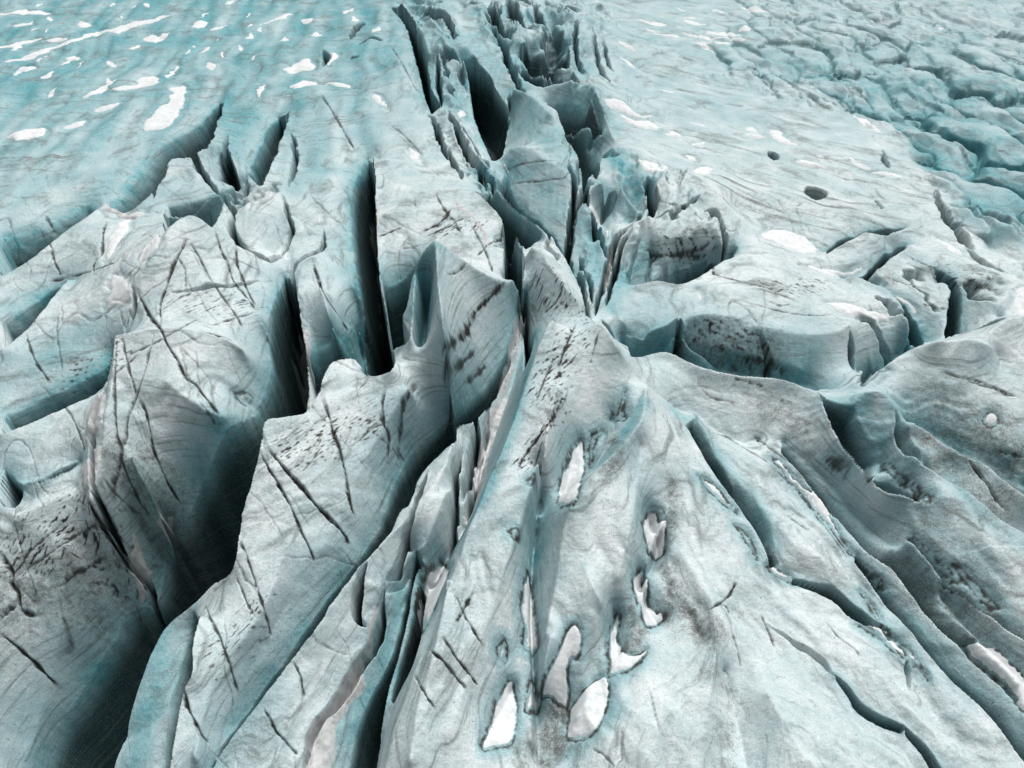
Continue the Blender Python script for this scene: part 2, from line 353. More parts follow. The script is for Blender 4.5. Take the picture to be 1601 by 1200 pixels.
# narrower crevasses: half width in photo pixels, depth in metres | centre line
SLOTS = """
5 6 | 668,176,2 678,195 690,225 704,255 716,282
4 5 | 684,98,2.6 686,130 690,162
5 6 | 698,180,2.2 712,205 725,232 738,258 752,272
4 5 | 715,195,2 735,222 752,248 765,270
4 7 | 700,222,2.6 708,245 716,270 722,290
4 5 | 745,262,2.6 752,285 760,300
5 6 | 755,45,2 770,62 785,86 796,106 810,130 822,147
4 6 | 796,140,1.6 798,155 796,168
5 8 | 797,12,2.4 801,35 806,52 812,66
4 5 | 733,0,2 745,14 760,26 766,44 772,56
4 4 | 838,38,2.4 848,48 858,58 868,70
4 4 | 905,55,2.6 898,75 900,95 912,118
4 3 | 925,60,2.4 930,85 940,110 955,130
3 3 | 940,70,2 948,95 958,115
4 3 | 770,391,3.6 785,383 802,374
4 5 | 905,400,.6 912,430 920,470 926,498
8 7 | 742,0,1.5 760,30 775,55 790,75 800,92
7 6 | 790,0,1.5 800,40 815,65 835,76
5 5 | 850,0,1.5 870,30 890,60
4 4 | 832,10,2 838,40 842,64
7 4 | 545,60,1.5 552,45 560,35 566,30
5 4 | 560,70,1.5 575,60 600,66
6 4 | 505,80,1 510,92 505,105
6 3 | 550,95,1 560,98
8 9 | 788,365,2.5 800,395 806,425 810,440
5 5 | 885,270,2.6 897,300 893,330 888,365 885,400
5 6 | 915,280,2.2 908,310 895,345 890,380 905,430 915,470 925,498
4 5 | 930,285,2 915,300 920,330 940,370 955,395
5 6 | 1008,330,1 995,350 975,372 958,395 945,440 935,480 928,505
5 5 | 985,370,1 965,410 955,450 945,490
6 6 | 1008,290,1 1015,320 1018,345 1016,360
4 3 | 1020,360,1 1060,353 1090,335
5 4 | 1098,340,2 1115,345 1130,372 1135,398
4 3 | 940,500,1.5 955,515 968,535 985,555
6 6 | 820,445,3.6 822,470 826,500 818,540
4 2 | 1063,488,3.2 1060,515 1066,550
4 2 | 1192,505,3.3 1215,560,1.8 1232,592,.6
5 3 | 1332,505,3 1338,540,2 1337,595,.4
6 4 | 1500,525,1.4 1540,518,1.4 1568,500,2
4 3 | 1382,230,.8 1384,250 1386,262
4 3 | 1202,238,.8 1212,248
4 2 | 1370,310,1 1376,330
9 5 | 1462,295,1.2 1478,340 1500,375 1520,398
8 4 | 1510,300,1 1540,340 1580,375
6 3 | 1510,385,1.6 1530,410 1575,440
7 2 | 1402,632,4 1416,668,3.6 1426,700,3.2 1438,724,2.6
5 1.4 | 1195,970,1 1240,1000 1262,1012 1290,1030 1306,1056
4 1 | 1418,1030,.8 1418,1080
6 4 | 745,655,0 743,700,-1 735,750,-1.5 722,815,-2
5 4 | 720,690,1.6 712,730 708,790 690,850 660,870
5 3 | 770,640,-.5 752,715,-1.4 738,790,-2 728,830,-2
5 3 | 670,735,2 648,800,1.4 618,870,1.4 600,905,.8
6 5 | 600,900,1 592,960,.6 565,1010,.4 520,1080,.6 480,1150,.6 465,1220,.6
7 6 | 575,880,1.6 560,920,1.4 556,960,.8 570,975,.4
6 6 | 170,545,3 166,580 160,615 140,660 130,700 126,750 130,775
5 6 | 135,778,.6 150,808,0 168,825,-1 185,840,-2 195,860,-3 205,905,-5 212,950,-6
6 5 | 305,248,2 320,285,1 345,308,1
5 4 | 355,212,.8 352,245,1 346,280,1.4
4 4 | 455,205,1.6 462,240,2 459,275,2.2 452,302,2.4
5 5 | 392,288,2.6 382,300,3 373,340,2.6 370,380,2 388,406,1.6 425,418,1.6 438,400,1.4 455,366,1.8 448,330,2.6 440,305,3
5 6 | 505,352,2 502,385,2 478,408,2 460,420,2 455,445,2
4 4 | 240,310,2 245,285,2.4 262,262,2.8
4 3 | 205,448,4 225,425,4 240,385,4.6 262,352,5.2
5 3 | 180,505,4 200,480,4 208,450,4
4 3 | 262,455,4.4 290,452,4.5 325,448,4.5 372,436,4.2 400,420,4
5 5 | 345,310,2 365,330,3 372,350,3
"""
# thin surface cracks, dirt filled: half width px, depth m, darkness | line   (draped on the surface where it is seen)
CRACKS = """
1.6 .1 .9 | 790,262 830,253 870,250
1.6 .1 .9 | 800,286 850,282 893,277
1.4 .1 .8 | 868,332 893,322
1.4 .1 .8 | 905,340 938,338
1.6 .1 .9 | 903,388 945,393
1.4 .1 .8 | 1018,312 1050,318 1078,326
1.4 .1 .8 | 1020,290 1062,288
1.8 .1 .9 | 1000,396 1060,400 1100,402
1.8 .1 .9 | 1000,408 1050,398 1092,390 1112,378
2.2 .1 1 | 1100,424 1160,440 1212,452
2 .1 .9 | 1180,449 1222,461 1242,470
1.8 .1 .9 | 1140,588 1172,598 1196,604
1.6 .1 .8 | 1160,470 1240,490 1300,492
1.6 .1 .8 | 1380,430 1420,445 1450,452
2 .1 .9 | 1490,440 1520,446 1552,452
1.8 .1 .8 | 1480,470 1530,480
2 .15 .9 | 1150,560 1190,566 1230,585
1.8 .2 .9 | 745,400 765,380 790,372
2 .1 .9 | 880,450 870,470 850,490
2 .1 .9 | 895,455 885,480
2.4 .15 1 | 900,505 885,540 872,575
2 .1 .9 | 935,520 928,545 922,570
2.4 .1 1 | 878,625 862,655 842,682 820,712 808,735
2 .1 .9 | 866,560 850,595 838,625
1.6 .1 .8 | 1090,600 1110,620 1150,630
1.6 .2 .9 | 700,430 720,420 735,400
1.6 .1 .9 | 560,690 580,670 600,662
1.6 .1 .9 | 470,740 490,715 500,700
2 .1 .9 | 30,880 60,850 100,815
2 .1 .9 | 20,905 70,870 120,835 160,815
1.8 .1 .9 | 90,920 130,890 165,870
1.6 .2 .8 | 100,470 95,500
2 .25 .9 | 400,487 365,497 330,508
2 .25 .9 | 312,497 285,510 255,528 215,548 200,552
2 .2 .8 | 215,555 195,570 175,588
2.4 .4 1 | 207,447 220,468 235,495 250,513 262,540 275,560 290,590 305,600 320,620 335,638 345,652
2.6 .4 1 | 290,372 283,390 272,410 262,440 255,460 250,475 250,510
1.4 .3 .9 | 293,372 310,400 328,435 345,460 358,478 370,495 380,515
2 .3 1 | 335,355 345,390 355,410 365,440 378,455 390,470 400,485
1.6 .3 .9 | 322,330 335,360
2 .3 1 | 368,375 370,410 375,425 385,450 400,480
1.4 .2 .7 | 278,402 288,420 290,450
1.5 .2 .8 | 203,480 199,505 195,515
1.6 .3 .9 | 320,518 345,525 358,530 372,540
2 .3 .9 | 182,525 180,560 178,600 180,640 183,680 190,700 186,730 178,760 178,790
1.8 .3 .9 | 190,525 197,560 205,590 213,620
1.8 .3 .8 | 240,520 225,580 216,610 200,650 197,680 192,700
2.2 .3 1 | 215,620 228,645 235,680 240,705 255,740 265,760 275,775 285,790
2 .3 .9 | 192,700 190,720 200,745 212,770 222,790 235,805
1.8 .3 .8 | 160,745 175,765 200,790 215,800
2.4 .3 .9 | 145,775 165,795 180,825 190,845
3 .5 1 | 135,775 150,805 165,822 185,845 200,880
1.8 .2 .7 | 313,628 325,645 338,665
2 .25 .9 | 40,520 47,545 55,565 65,580 78,598
2 .25 .9 | 80,375 82,400 90,420 95,430
1.4 .2 .6 | 90,490 88,520 93,550 97,580
2.2 .25 .9 | 165,345 160,370 158,395 147,410 145,430
1.8 .25 .9 | 75,440 110,432 145,422 185,408
1.6 .2 .8 | 137,345 143,360
2.4 .3 .8 | 72,337 78,350 85,365
2 .25 .8 | 97,632 108,645 118,665 128,690 132,705
3.5 .4 1 | 0,860 10,880 20,895 18,910 28,925 32,950 45,958 60,962
3 .4 1 | 0,990 20,1005 40,1022 55,1035 70,1052 95,1075
2.6 .3 .9 | 0,965 12,955 25,945
3 .5 1 | 408,690 430,715 450,738 475,765 490,785 510,805 525,820 540,838 545,855
2 .4 1 | 405,705 425,740 445,775 460,805 470,830 485,860 490,880
2.2 .4 1 | 497,608 508,635 515,655 520,675 530,700 538,735 543,765 548,790 555,808
2.6 .5 .9 | 600,605 597,640 600,665 607,680 605,720
2.6 .5 .9 | 652,600 635,620 628,640 625,670 622,692
1.8 .3 .9 | 375,845 385,870 395,900 400,920
2 .3 .9 | 320,945 330,970 345,1000 355,1030 365,1060 373,1085
2.4 .3 1 | 285,1070 295,1110 310,1140 325,1165
2 .3 .9 | 400,915 410,945 417,970 423,995
1.6 .3 .8 | 368,900 385,940 395,960
2.4 .4 1 | 487,403 495,430 505,455 520,480 535,500 545,520
2.4 .1 1 | 590,370 610,362 628,355
4 .1 1 | 660,362 680,352 695,340 705,325
3 .1 1 | 668,369 690,358 710,350
2.4 .2 1 | 693,320 700,335 710,345 720,365
1.6 .3 .9 | 680,300 690,320 700,340
1.8 .3 .9 | 735,350 755,385 765,410 770,425
2.4 .1 1 | 790,440 775,455 760,470 745,485 735,500
4 .2 1 | 735,500 728,520 715,530
2.4 .1 1 | 715,530 700,540 690,545
1.8 .1 .9 | 690,580 710,575 730,560 745,545
2 .1 .9 | 725,600 745,585 760,570
2 .3 .9 | 1105,955 1120,945 1135,935 1145,920 1150,910
1.4 .2 .8 | 1122,942 1135,948 1140,958
2.4 .3 1 | 670,1015 690,1030 710,1055 730,1078
1.8 .3 1 | 690,993 715,1030 735,1055 747,1072
1.6 .3 1 | 712,930 725,960 740,985 755,1010
3 .2 1 | 740,925 725,950 713,972
1.5 .3 .9 | 648,1055 665,1085 680,1108
2 .3 .9 | 458,1035 468,1055 475,1090
2.4 .3 1 | 410,1105 430,1140 450,1165 465,1180
1.8 .3 .9 | 500,145 520,175 540,210 555,235
1.3 .2 .8 | 610,195 625,205 640,220 660,240
1.4 .2 .8 | 608,68 620,85 632,105 645,130 655,145
1.4 .15 .7 | 575,345 640,340
1.6 .2 .8 | 1500,587 1530,595 1555,605 1570,612
1.8 .2 .8 | 1470,580 1500,590 1530,600 1570,615 1590,620
2.4 .2 .9 | 1535,600 1560,608 1592,620
1.4 .2 .8 | 1205,730 1230,750 1250,770 1280,810 1310,850 1330,880
1.3 .2 .8 | 1230,805 1250,820 1262,828
1.3 .2 .8 | 1280,840 1310,860
1.3 .2 .8 | 1250,865 1270,885
1.3 .2 .7 | 1290,970 1310,995 1330,1010 1345,1025
1.8 .2 .8 | 1175,680 1210,705 1230,720
1.6 .2 .8 | 1115,677 1135,682 1160,698 1185,712 1200,722
2 .3 .9 | 1512,715 1530,740 1545,760 1560,785 1575,800
1.5 .2 .8 | 1190,960 1200,985 1210,1010
1.5 .2 .8 | 1145,990 1152,1015 1158,1045
1.6 .2 .7 | 925,1170 945,1180 960,1200
1.6 .2 .8 | 1560,705 1580,710 1600,715
1.8 .1 .8 | 1200,470 1220,477 1235,475
1.8 .1 .9 | 1200,450 1215,455 1225,450
1.8 .1 .9 | 1420,400 1445,412 1458,417
2 .1 .8 | 1500,430 1520,440 1548,448
1.8 .1 .8 | 1440,475 1460,480 1480,482
1.4 .1 .7 | 1300,390 1340,400
1.5 .2 .7 | 1060,292 1068,275 1075,260
1.5 .1 .7 | 815,400? 
""".replace("1.5 .1 .7 | 815,400? \n", "")
# clear blue ice showing through the weathered crust: radius px, strength | line
BLUE = """
80 .8 | 700,60 780,160 850,260
70 .8 | 850,60 950,200
60 .75 | 880,300 950,390
50 .7 | 780,300 830,370
60 .6 | 560,300 540,420
50 .6 | 400,200 420,280
34 .8 | 610,10 640,60 665,130 685,165
40 .75 | 660,40 700,110 720,170
30 .8 | 740,120 770,180 780,230
36 .8 | 750,20 790,80 820,140
44 .8 | 830,30 880,60 900,110
44 .75 | 840,110 900,160 940,210
40 .7 | 800,170 860,210 890,260
30 .7 | 800,250 850,290 880,330
26 .8 | 905,330 925,370 930,440
30 .7 | 940,320 970,340
30 .7 | 1040,290 1080,310
26 .8 | 1010,400 970,440 950,480
26 .8 | 745,270 790,320 830,360
24 .8 | 640,450 655,480
60 .6 | 900,20 1000,60 1100,80
60 .5 | 960,100 1060,150 1180,180
20 .8 | 850,790 838,850 830,930
14 .8 | 905,745 940,722 985,665 1005,625
16 .7 | 1055,640 1100,690 1140,740 1180,800 1200,850
16 .7 | 890,1175 930,1150 958,1110 955,1070 1000,1030
14 .6 | 1085,980 1115,1005
16 .6 | 1240,720 1290,770 1330,830
22 .7 | 1300,645 1340,690 1365,730
16 .7 | 1402,650 1422,700
24 .5 | 1380,790 1450,860
18 .6 | 1480,735 1540,805 1601,855
14 .7 | 1420,1150 1460,1200
28 .9 | 340,680 318,730 300,785
24 .8 | 265,830 250,880
16 .8 | 596,820 555,880 505,945 445,1030 385,1110 340,1180
14 .7 | 535,580 560,600
12 .9 | 832,540 808,640 778,720 742,800 705,870
14 .7 | 388,230 376,285
16 .7 | 440,210 418,265
20 .5 | 425,320 420,390
20 .6 | 470,360 480,390
20 .7 | 505,540 540,570
16 .7 | 560,440 566,500
20 .6 | 440,480 440,540
26 .6 | 30,470 90,445
22 .7 | 110,350 150,335
26 .6 | 200,230 240,260 290,235
18 .6 | 1350,400 1400,390
16 .6 | 1440,420 1480,450
16 .7 | 1385,560 1420,530
24 .5 | 1000,480 960,500
14 .8 | 655,870 640,930
14 .7 | 705,690 700,760
60 .5 | 0,120 100,110 200,90 300,60
50 .45 | 0,300 90,280 160,230
40 .7 | 0,410 60,370 120,335
40 .7 | 0,520 50,480
40 .6 | 0,600 80,560 150,520
45 .6 | 40,690 100,690
30 .6 | 250,250 290,230 320,190
26 .9 | 665,410 660,450 668,490 660,540
20 .5 | 690,420 700,480
30 .7 | 585,560 640,530
26 .6 | 545,330 550,420 560,480
30 .7 | 620,300 610,380
24 1 | 950,240 970,255 990,285 1000,305
28 .8 | 900,240 920,220 925,255
24 .7 | 945,300 970,315 985,335
30 .7 | 800,80 850,95 900,120
36 .8 | 780,20 800,60 830,90
30 .8 | 640,20 660,60
30 .6 | 740,130 780,180 790,220
30 .6 | 850,190 900,230
24 .7 | 830,400 840,440
30 .6 | 1040,540 1010,570
30 .8 | 1320,640 1350,670 1370,690
26 .7 | 1400,640 1415,690 1430,720
30 .5 | 1400,820 1470,850 1540,900
36 .6 | 1050,350 1090,355
50 .4 | 1000,470 1060,470 1100,500
30 .5 | 860,820 840,870 835,930
30 .4 | 960,1060 970,1110
26 .6 | 820,560 800,640 770,720
30 .9 | 630,930 600,1050 560,1150
24 .6 | 690,880 660,960
40 .9 | 250,1000 230,1100 210,1180
60 .7 | 1500,60 1400,80 1300,100 1200,70
70 .9 | 1560,130 1450,140 1350,130 1240,110
60 .8 | 1600,250 1500,210 1420,180
40 .6 | 1480,320 1540,380
50 .6 | 1520,400 1550,430
40 .35 | 1180,830 1230,860
60 .3 | 1330,700 1260,690
"""
# grit streaks frozen into the ice: radius px, strength, grain direction dx dy | line
GRIT = """
26 1 14 -10 | 900,530 870,570 845,610
14 1 14 -14 | 880,620 850,670 815,725
30 .7 14 -12 | 860,640 810,760
30 .9 14 -10 | 60,810 110,770
50 .9 14 -10 | 20,880 110,830 170,860
40 .7 14 -10 | 60,930 130,940
30 .8 14 -9 | 440,710 480,690 560,650
36 .7 14 -10 | 470,720 540,690 600,660
30 .7 12 -10 | 330,1020 370,990 420,930
30 .7 12 -10 | 460,1070 490,1040
30 .8 10 -8 | 850,440 880,460 905,480
20 1 14 -8 | 690,360 720,350 740,350
26 .7 14 -6 | 640,350 700,330
26 .6 14 -10 | 700,540 760,500
24 1 12 4 | 1100,520 1140,525 1190,550
24 .9 10 3 | 1200,445 1240,450 1280,440
26 .8 12 3 | 1470,430 1520,440 1550,445
20 .8 12 3 | 1430,475 1480,480
24 .8 12 3 | 1040,385 1090,390 1120,385
26 .7 12 6 | 1080,600 1150,605
22 .7 10 4 | 1230,660 1290,690
26 .6 10 6 | 1480,750 1520,790
40 .6 10 -3 | 1050,1130 1100,1080
36 .7 12 10 | 1360,1160 1300,1120
50 .6 12 8 | 1230,960 1190,930
30 .6 10 5 | 1440,860 1520,900
30 .7 12 -6 | 270,460 330,480 390,470
40 .5 12 -6 | 250,580 330,590
26 .5 4 12 | 700,960 740,1000
24 .7 4 10 | 930,820 900,830
30 .5 6 12 | 690,760 670,860
30 .8 12 -2 | 180,560 150,570 110,580
"""
# grey rock flour washed over the surface: radius px, strength | line
WASH = """
36 .5 | 1100,592 1180,612 1250,650 1290,700
24 .5 | 1190,640 1240,665 1270,700
36 .8 | 1440,690 1500,740 1560,790
50 .8 | 1480,640 1540,680 1601,725
46 .7 | 1500,880 1560,930
46 .7 | 1420,900 1500,980 1580,1060
24 .7 | 1345,870 1400,960
20 .9 | 985,960 995,1000 980,1010
14 .9 | 1050,760 1052,800 1045,840 1030,870
16 .9 | 1045,880 1050,930 1040,960
22 .8 | 1075,950 1100,985 1110,1000
18 .9 | 880,1110 885,1145 870,1180 850,1195
14 .8 | 825,1030 832,1055
14 .8 | 955,690 965,715 945,740
26 .6 | 1120,1060 1150,1110 1130,1170 1140,1200
26 .6 | 905,1010 900,1060 
30 .7 | 640,850 600,900
30 .9 | 110,575 160,560
60 .7 | 20,930 100,900 170,900
45 .7 | 190,740 230,760 250,790
34 .6 | 500,520 530,520
30 .7 | 1000,535 1060,540
30 .7 | 1080,545 1130,550 1200,560
40 .4 | 1100,600 1180,620 1240,650
40 .6 | 1450,660 1500,690 1560,710
60 .4 | 1480,600 1560,650
50 .5 | 1480,720 1540,770
70 .5 | 1500,870 1450,830 1560,930
60 .5 | 1450,930 1540,1000
40 .5 | 1500,480 1550,470
40 .6 | 1440,500 1480,470
60 .5 | 1330,340 1260,330 1200,320
60 .5 | 1560,330 1600,250
30 .8 | 970,690 950,720
16 .6 | 1050,800 1045,850 1040,900
26 .8 | 990,960 1000,1000
30 .8 | 870,1120 840,1170 820,1190
26 .6 | 820,1030 830,1050
30 .6 | 930,1020 910,1050
30 .7 | 1100,990 1070,960 1060,930
40 .6 | 1130,1120 1150,1180
50 .35 | 420,1000 350,1100
60 .35 | 690,700 660,820
36 .5 | 830,450 880,470
50 .4 | 780,330 840,380
70 .35 | 560,180 700,200
"""

def lines(txt):
    for l in txt.strip().splitlines():
        if l.strip(): yield l.strip()

cons = []                                                      # dense 3-D constraint points
def constrain(P, h):
    P, h = curve(P, h, 6)
    seg = np.hypot(*np.diff(P, axis=0).T)
    n = max(2, int(seg.sum() / 0.04))
    s = np.concatenate([[0], np.cumsum(seg)])
    q = np.linspace(0, s[-1], n)
    cons.append(np.stack([np.interp(q, s, P[:, 0]), np.interp(q, s, P[:, 1]), np.interp(q, s, h)], 1))

for l in lines(LINES):
    constrain(*parse(l))
pits = []
for l in lines(PITS):
    f, n, d, tp, ex = [q.strip() for q in (l + ' | 1.25' if l.count('|') == 3 else l).split('|')]
    F, fh = parse(f); N, nh = parse(n)
    constrain(F, fh); constrain(N, nh)
    pits.append((curve(F, fh)[0], curve(N, nh)[0], float(d), float(tp), float(ex)))
CON = np.concatenate(cons)

def relax():
    """a membrane hung on the surveyed crests and lips, solved coarse to fine"""
    cr, cc = rc(CON[:, :2])
    ok = (cr > 0) & (cr < NR - 1) & (cc > 0) & (cc < NC - 1)
    cr, cc, ch = cr[ok], cc[ok], CON[ok, 2]
    h = None
    for lev in (64, 32, 16, 8, 4, 2, 1):
        nr, nc = (NR + lev - 1) // lev, (NC + lev - 1) // lev
        ri = np.minimum((cr / lev).round().astype(int), nr - 1); ci = np.minimum((cc / lev).round().astype(int), nc - 1)
        S = np.zeros((nr, nc)); W = np.zeros((nr, nc))
        np.add.at(S, (ri, ci), ch); np.add.at(W, (ri, ci), 1)
        M = W > 0
        V = np.where(M, S / np.maximum(W, 1), 0).astype(np.float32)
        k = np.minimum(np.arange(nr) * lev, NR - 1)
        dy = np.gradient(ys)[k]; dx = dep[k] * da
        wx = (1 / dx ** 2)[:, None]; wy = (1 / dy ** 2)[:, None]
        eps = 1e-4 * (wx + wy) * lev * lev * 0.05
        wx, wy, eps = [q.astype(np.float32) for q in (wx, wy, eps)]
        den = 2 * wx + 2 * wy + eps
        if h is None:
            h = np.zeros((nr, nc), np.float32)
        else:
            R = np.clip(np.arange(nr) * 0.5, 0, h.shape[0] - 1); C = np.clip(np.arange(nc) * 0.5, 0, h.shape[1] - 1)
            r0 = R.astype(int); c0 = C.astype(int); r1 = np.minimum(r0 + 1, h.shape[0] - 1); c1 = np.minimum(c0 + 1, h.shape[1] - 1)
            fr = (R - r0)[:, None]; fc = (C - c0)[None]
            h = ((h[r0][:, c0] * (1 - fc) + h[r0][:, c1] * fc) * (1 - fr) + (h[r1][:, c0] * (1 - fc) + h[r1][:, c1] * fc) * fr).astype(np.float32)
        h = np.where(M, V, h)
        for _ in range(300 if lev >= 16 else (120 if lev >= 4 else 40)):
            p = np.pad(h, 1, 'edge')
            h = (wx * (p[1:-1, :-2] + p[1:-1, 2:]) + wy * (p[:-2, 1:-1] + p[2:, 1:-1])) / den
            h[M] = V[M]
    return h

def blur(a, n):
    for _ in range(n):
        p = np.pad(a, 1, 'edge')
        a = (p[1:-1, :-2] + p[1:-1, 2:] + 2 * a) * 0.25
        p = np.pad(a, 1, 'edge')
        a = (p[:-2, 1:-1] + p[2:, 1:-1] + 2 * a) * 0.25
    return a

Hm = blur(relax(), 2)
LIP = Hm.copy()
pit_shade = np.zeros_like(Hm)                                      # dark clean-ice wall colour with crevasse shade painted in by depth
rough = pnoise(X / 2.2, Y / 2.2, 5) * 0.5 + pnoise(X / 0.8, Y / 0.8, 6) * 0.3
warpx = pnoise(X / 3.1, Y / 3.1, 15) + 0.5 * pnoise(X / 1.1, Y / 1.1, 16)
warpy = pnoise(X / 3.1, Y / 3.1, 17) + 0.5 * pnoise(X / 1.1, Y / 1.1, 18)
for F, N, d, tp, ex in pits:
    poly = np.concatenate([F, N[::-1]])
    w = window(poly, 0.5)
    if w is None: continue
    x, y = X[w], Y[w]
    pmr = PXM[w[0]][:, None]
    x = x + 1.6 * pmr * warpx[w]; y = y + 1.6 * pmr * warpy[w]
    m = inside(poly, x, y)
    df, dn = dist(F, x, y), dist(N, x, y)
    wd = df + dn
    t = df / (wd + 1e-6)
    tp = tp * 0.62 if ex < 1.5 else tp
    g = np.where(t < tp, (t / tp) ** ex, (np.clip(1 - t, 0, 1) / (1 - tp) * 2.5) ** 0.5)
    g = np.clip(g, 0, 1)
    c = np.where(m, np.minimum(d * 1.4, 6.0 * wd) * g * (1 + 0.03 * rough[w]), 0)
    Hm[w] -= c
    pit_shade[w] = np.maximum(pit_shade[w], np.where(m, sstep(c / np.clip(0.75 * wd, 0.7, 4.0) + 0.03 * rough[w]), 0))
PIT_DIST = np.full_like(Hm, 99.0)                             # distance to the nearest surveyed lip
for F, N, d, tp, ex in pits:
    for Q in (F, N):
        w = window(Q, 4)
        if w: PIT_DIST[w] = np.minimum(PIT_DIST[w], dist(Q, X[w], Y[w]))
def ccurve0(P):
    Q = np.concatenate([P, P[:1]])
    return curve(Q, np.zeros(len(Q)), 3)[0][:-1]
SHO = np.zeros_like(Hm); lip_shade = np.zeros_like(Hm)             # far crevasse lips are melted round; their teal ice has shade painted in
for F, N, d, tp, ex in pits:
    w = window(F, 9)
    if w is None: continue
    D = dist(F, X[w], Y[w])
    sz = min(1.0, d / 8.0) * (1.7 if ex > 1.75 else 1.0 if ex > 1.5 else 0.75)
    m = inside(np.concatenate([F, N[::-1]]), X[w], Y[w])
    L = 2.6 * sz
    SHO[w] = np.maximum(SHO[w], np.where(m, 1.0, np.exp(-D / L)) * 1.3 * min(sz, 1.3))
    lip_shade[w] = np.maximum(lip_shade[w], np.where(m, 1.0, np.exp(-D / (0.8 * L))) * min(1.0, 0.5 + 0.5 * sz) * (0.85 + 0.4 * rough[w]))
NEAR_D = np.full_like(Hm, 99.0)
for F, N, d, tp, ex in pits:
    w = window(N, 9)
    if w: NEAR_D[w] = np.minimum(NEAR_D[w], dist(N, X[w], Y[w]))
Hm -= SHO * sstep(NEAR_D / 1.2)
for l in lines(SLOTS):
    a, b = l.split('|')
    hw, d = [float(q) for q in a.split()]
    P, h = parse(b); P, h = curve(P, h)
    w = window(P, 4)
    if w is None: continue
    x, y = X[w], Y[w]
    pmr = PXM[w[0]][:, None]
    D, T = dist_t(P, x + 3.0 * pmr * warpx[w], y + 3.0 * pmr * warpy[w])
    hwm = hw * pmr * (0.10 + 1.15 * np.abs(np.sin(T * 3.1416)) ** 0.6) * (1 + 0.5 * rough[w]) * 0.9
    end = np.clip(np.minimum(T, 1 - T) * 4, 0.0, 1)
    c = d * end * np.clip(1.1 - (D / hwm), 0, 1) ** 1.1
    Hm[w] -= c
    pit_shade[w] = np.maximum(pit_shade[w], sstep(c / 3.5))

# ------------------------------------------------------------------ the broken icefall (upper right): a field of seracs
FALL = plan(*np.array([(1000, 95), (1050, 60), (1080, 20), (1100, -20), (1110, -80), (1750, -80), (1750, 480), (1601, 445), (1560, 425),
                       (1510, 400), (1470, 350), (1452, 300), (1400, 235), (1372, 205), (1290, 165), (1210, 148), (1120, 125)], float).T, 0.5)
FDIR = pxdir(1380, 190, 1560, 330)
rng = np.random.RandomState(11)
wF = window(FALL, 1)
xF, yF = X[wF], Y[wF]
mF = inside(FALL, xF, yF)
dF = dist(np.concatenate([FALL, FALL[:1]]), xF, yF)
ca, sa = math.cos(FDIR), math.sin(FDIR)
wob = 4.2
xw = xF + pnoise(xF / 13, yF / 13, 31) * wob + pnoise(xF / 4, yF / 4, 33) * 1.0; yw = yF + pnoise(xF / 13, yF / 13, 32) * wob + pnoise(xF / 4, yF / 4, 34) * 1.0
uF = (xw * ca + yw * sa) / 21.0; vF = (-xw * sa + yw * ca) / 7.0
u0, v0 = int(np.floor(uF[mF].min())), int(np.floor(vF[mF].min()))
f1 = np.full(uF.shape, 9.0); f2 = np.full(uF.shape, 9.0); cid = np.zeros(uF.shape, np.int64)
jit = rng.rand(256, 256, 3)
iu, iv = np.floor(uF).astype(int), np.floor(vF).astype(int)
for du in (-1, 0, 1):
    for dv in (-1, 0, 1):
        ku, kv = iu + du, iv + dv
        J = jit[ku % 256, kv % 256]
        d = np.hypot(ku + 0.1 + 0.8 * J[..., 0] - uF, kv + 0.1 + 0.8 * J[..., 1] - vF)
        key = (ku - u0 + 8) * 1000 + (kv - v0 + 8)
        nearer = d < f1
        f2 = np.where(nearer, f1, np.minimum(f2, d)); cid = np.where(nearer, key, cid); f1 = np.where(nearer, d, f1)
edge = f2 - f1
cellh = jit[((cid // 1000) * 7) % 256, ((cid % 1000) * 13) % 256, 2]
fadeF = sstep(dF / (4.0 + 14 * sstep((yF - 120) / 60))) * (0.45 + 0.55 * sstep((210 - yF) / 110))
tilt = (jit[((cid // 1000) * 5) % 256, ((cid % 1000) * 3) % 256, 0] - 0.5)
lump = (np.clip(edge, 0, 1.1) ** 0.75 * 2.0 + (cellh - 0.5) * 2.6 + (0.5 - np.clip(f1, 0, 1)) * 1.2 - 0.9
        + tilt * 2.0 * pnoise(xF / 6, yF / 6, 35) - 1.2 * (1 - sstep(edge / 0.10)) * cellh) * fadeF * 1.0
Hm[wF] += np.where(mF, lump, 0)
blue_fall = np.zeros_like(Hm); blue_fall[wF] = np.where(mF, (0.46 + 0.54 * (1 - sstep(edge / 0.6))) * fadeF, 0)
pit_shade[wF] = np.maximum(pit_shade[wF], np.where(mF, 0.35 * (1 - sstep(edge / (0.10 + 0.2 * cellh))) * fadeF, 0))

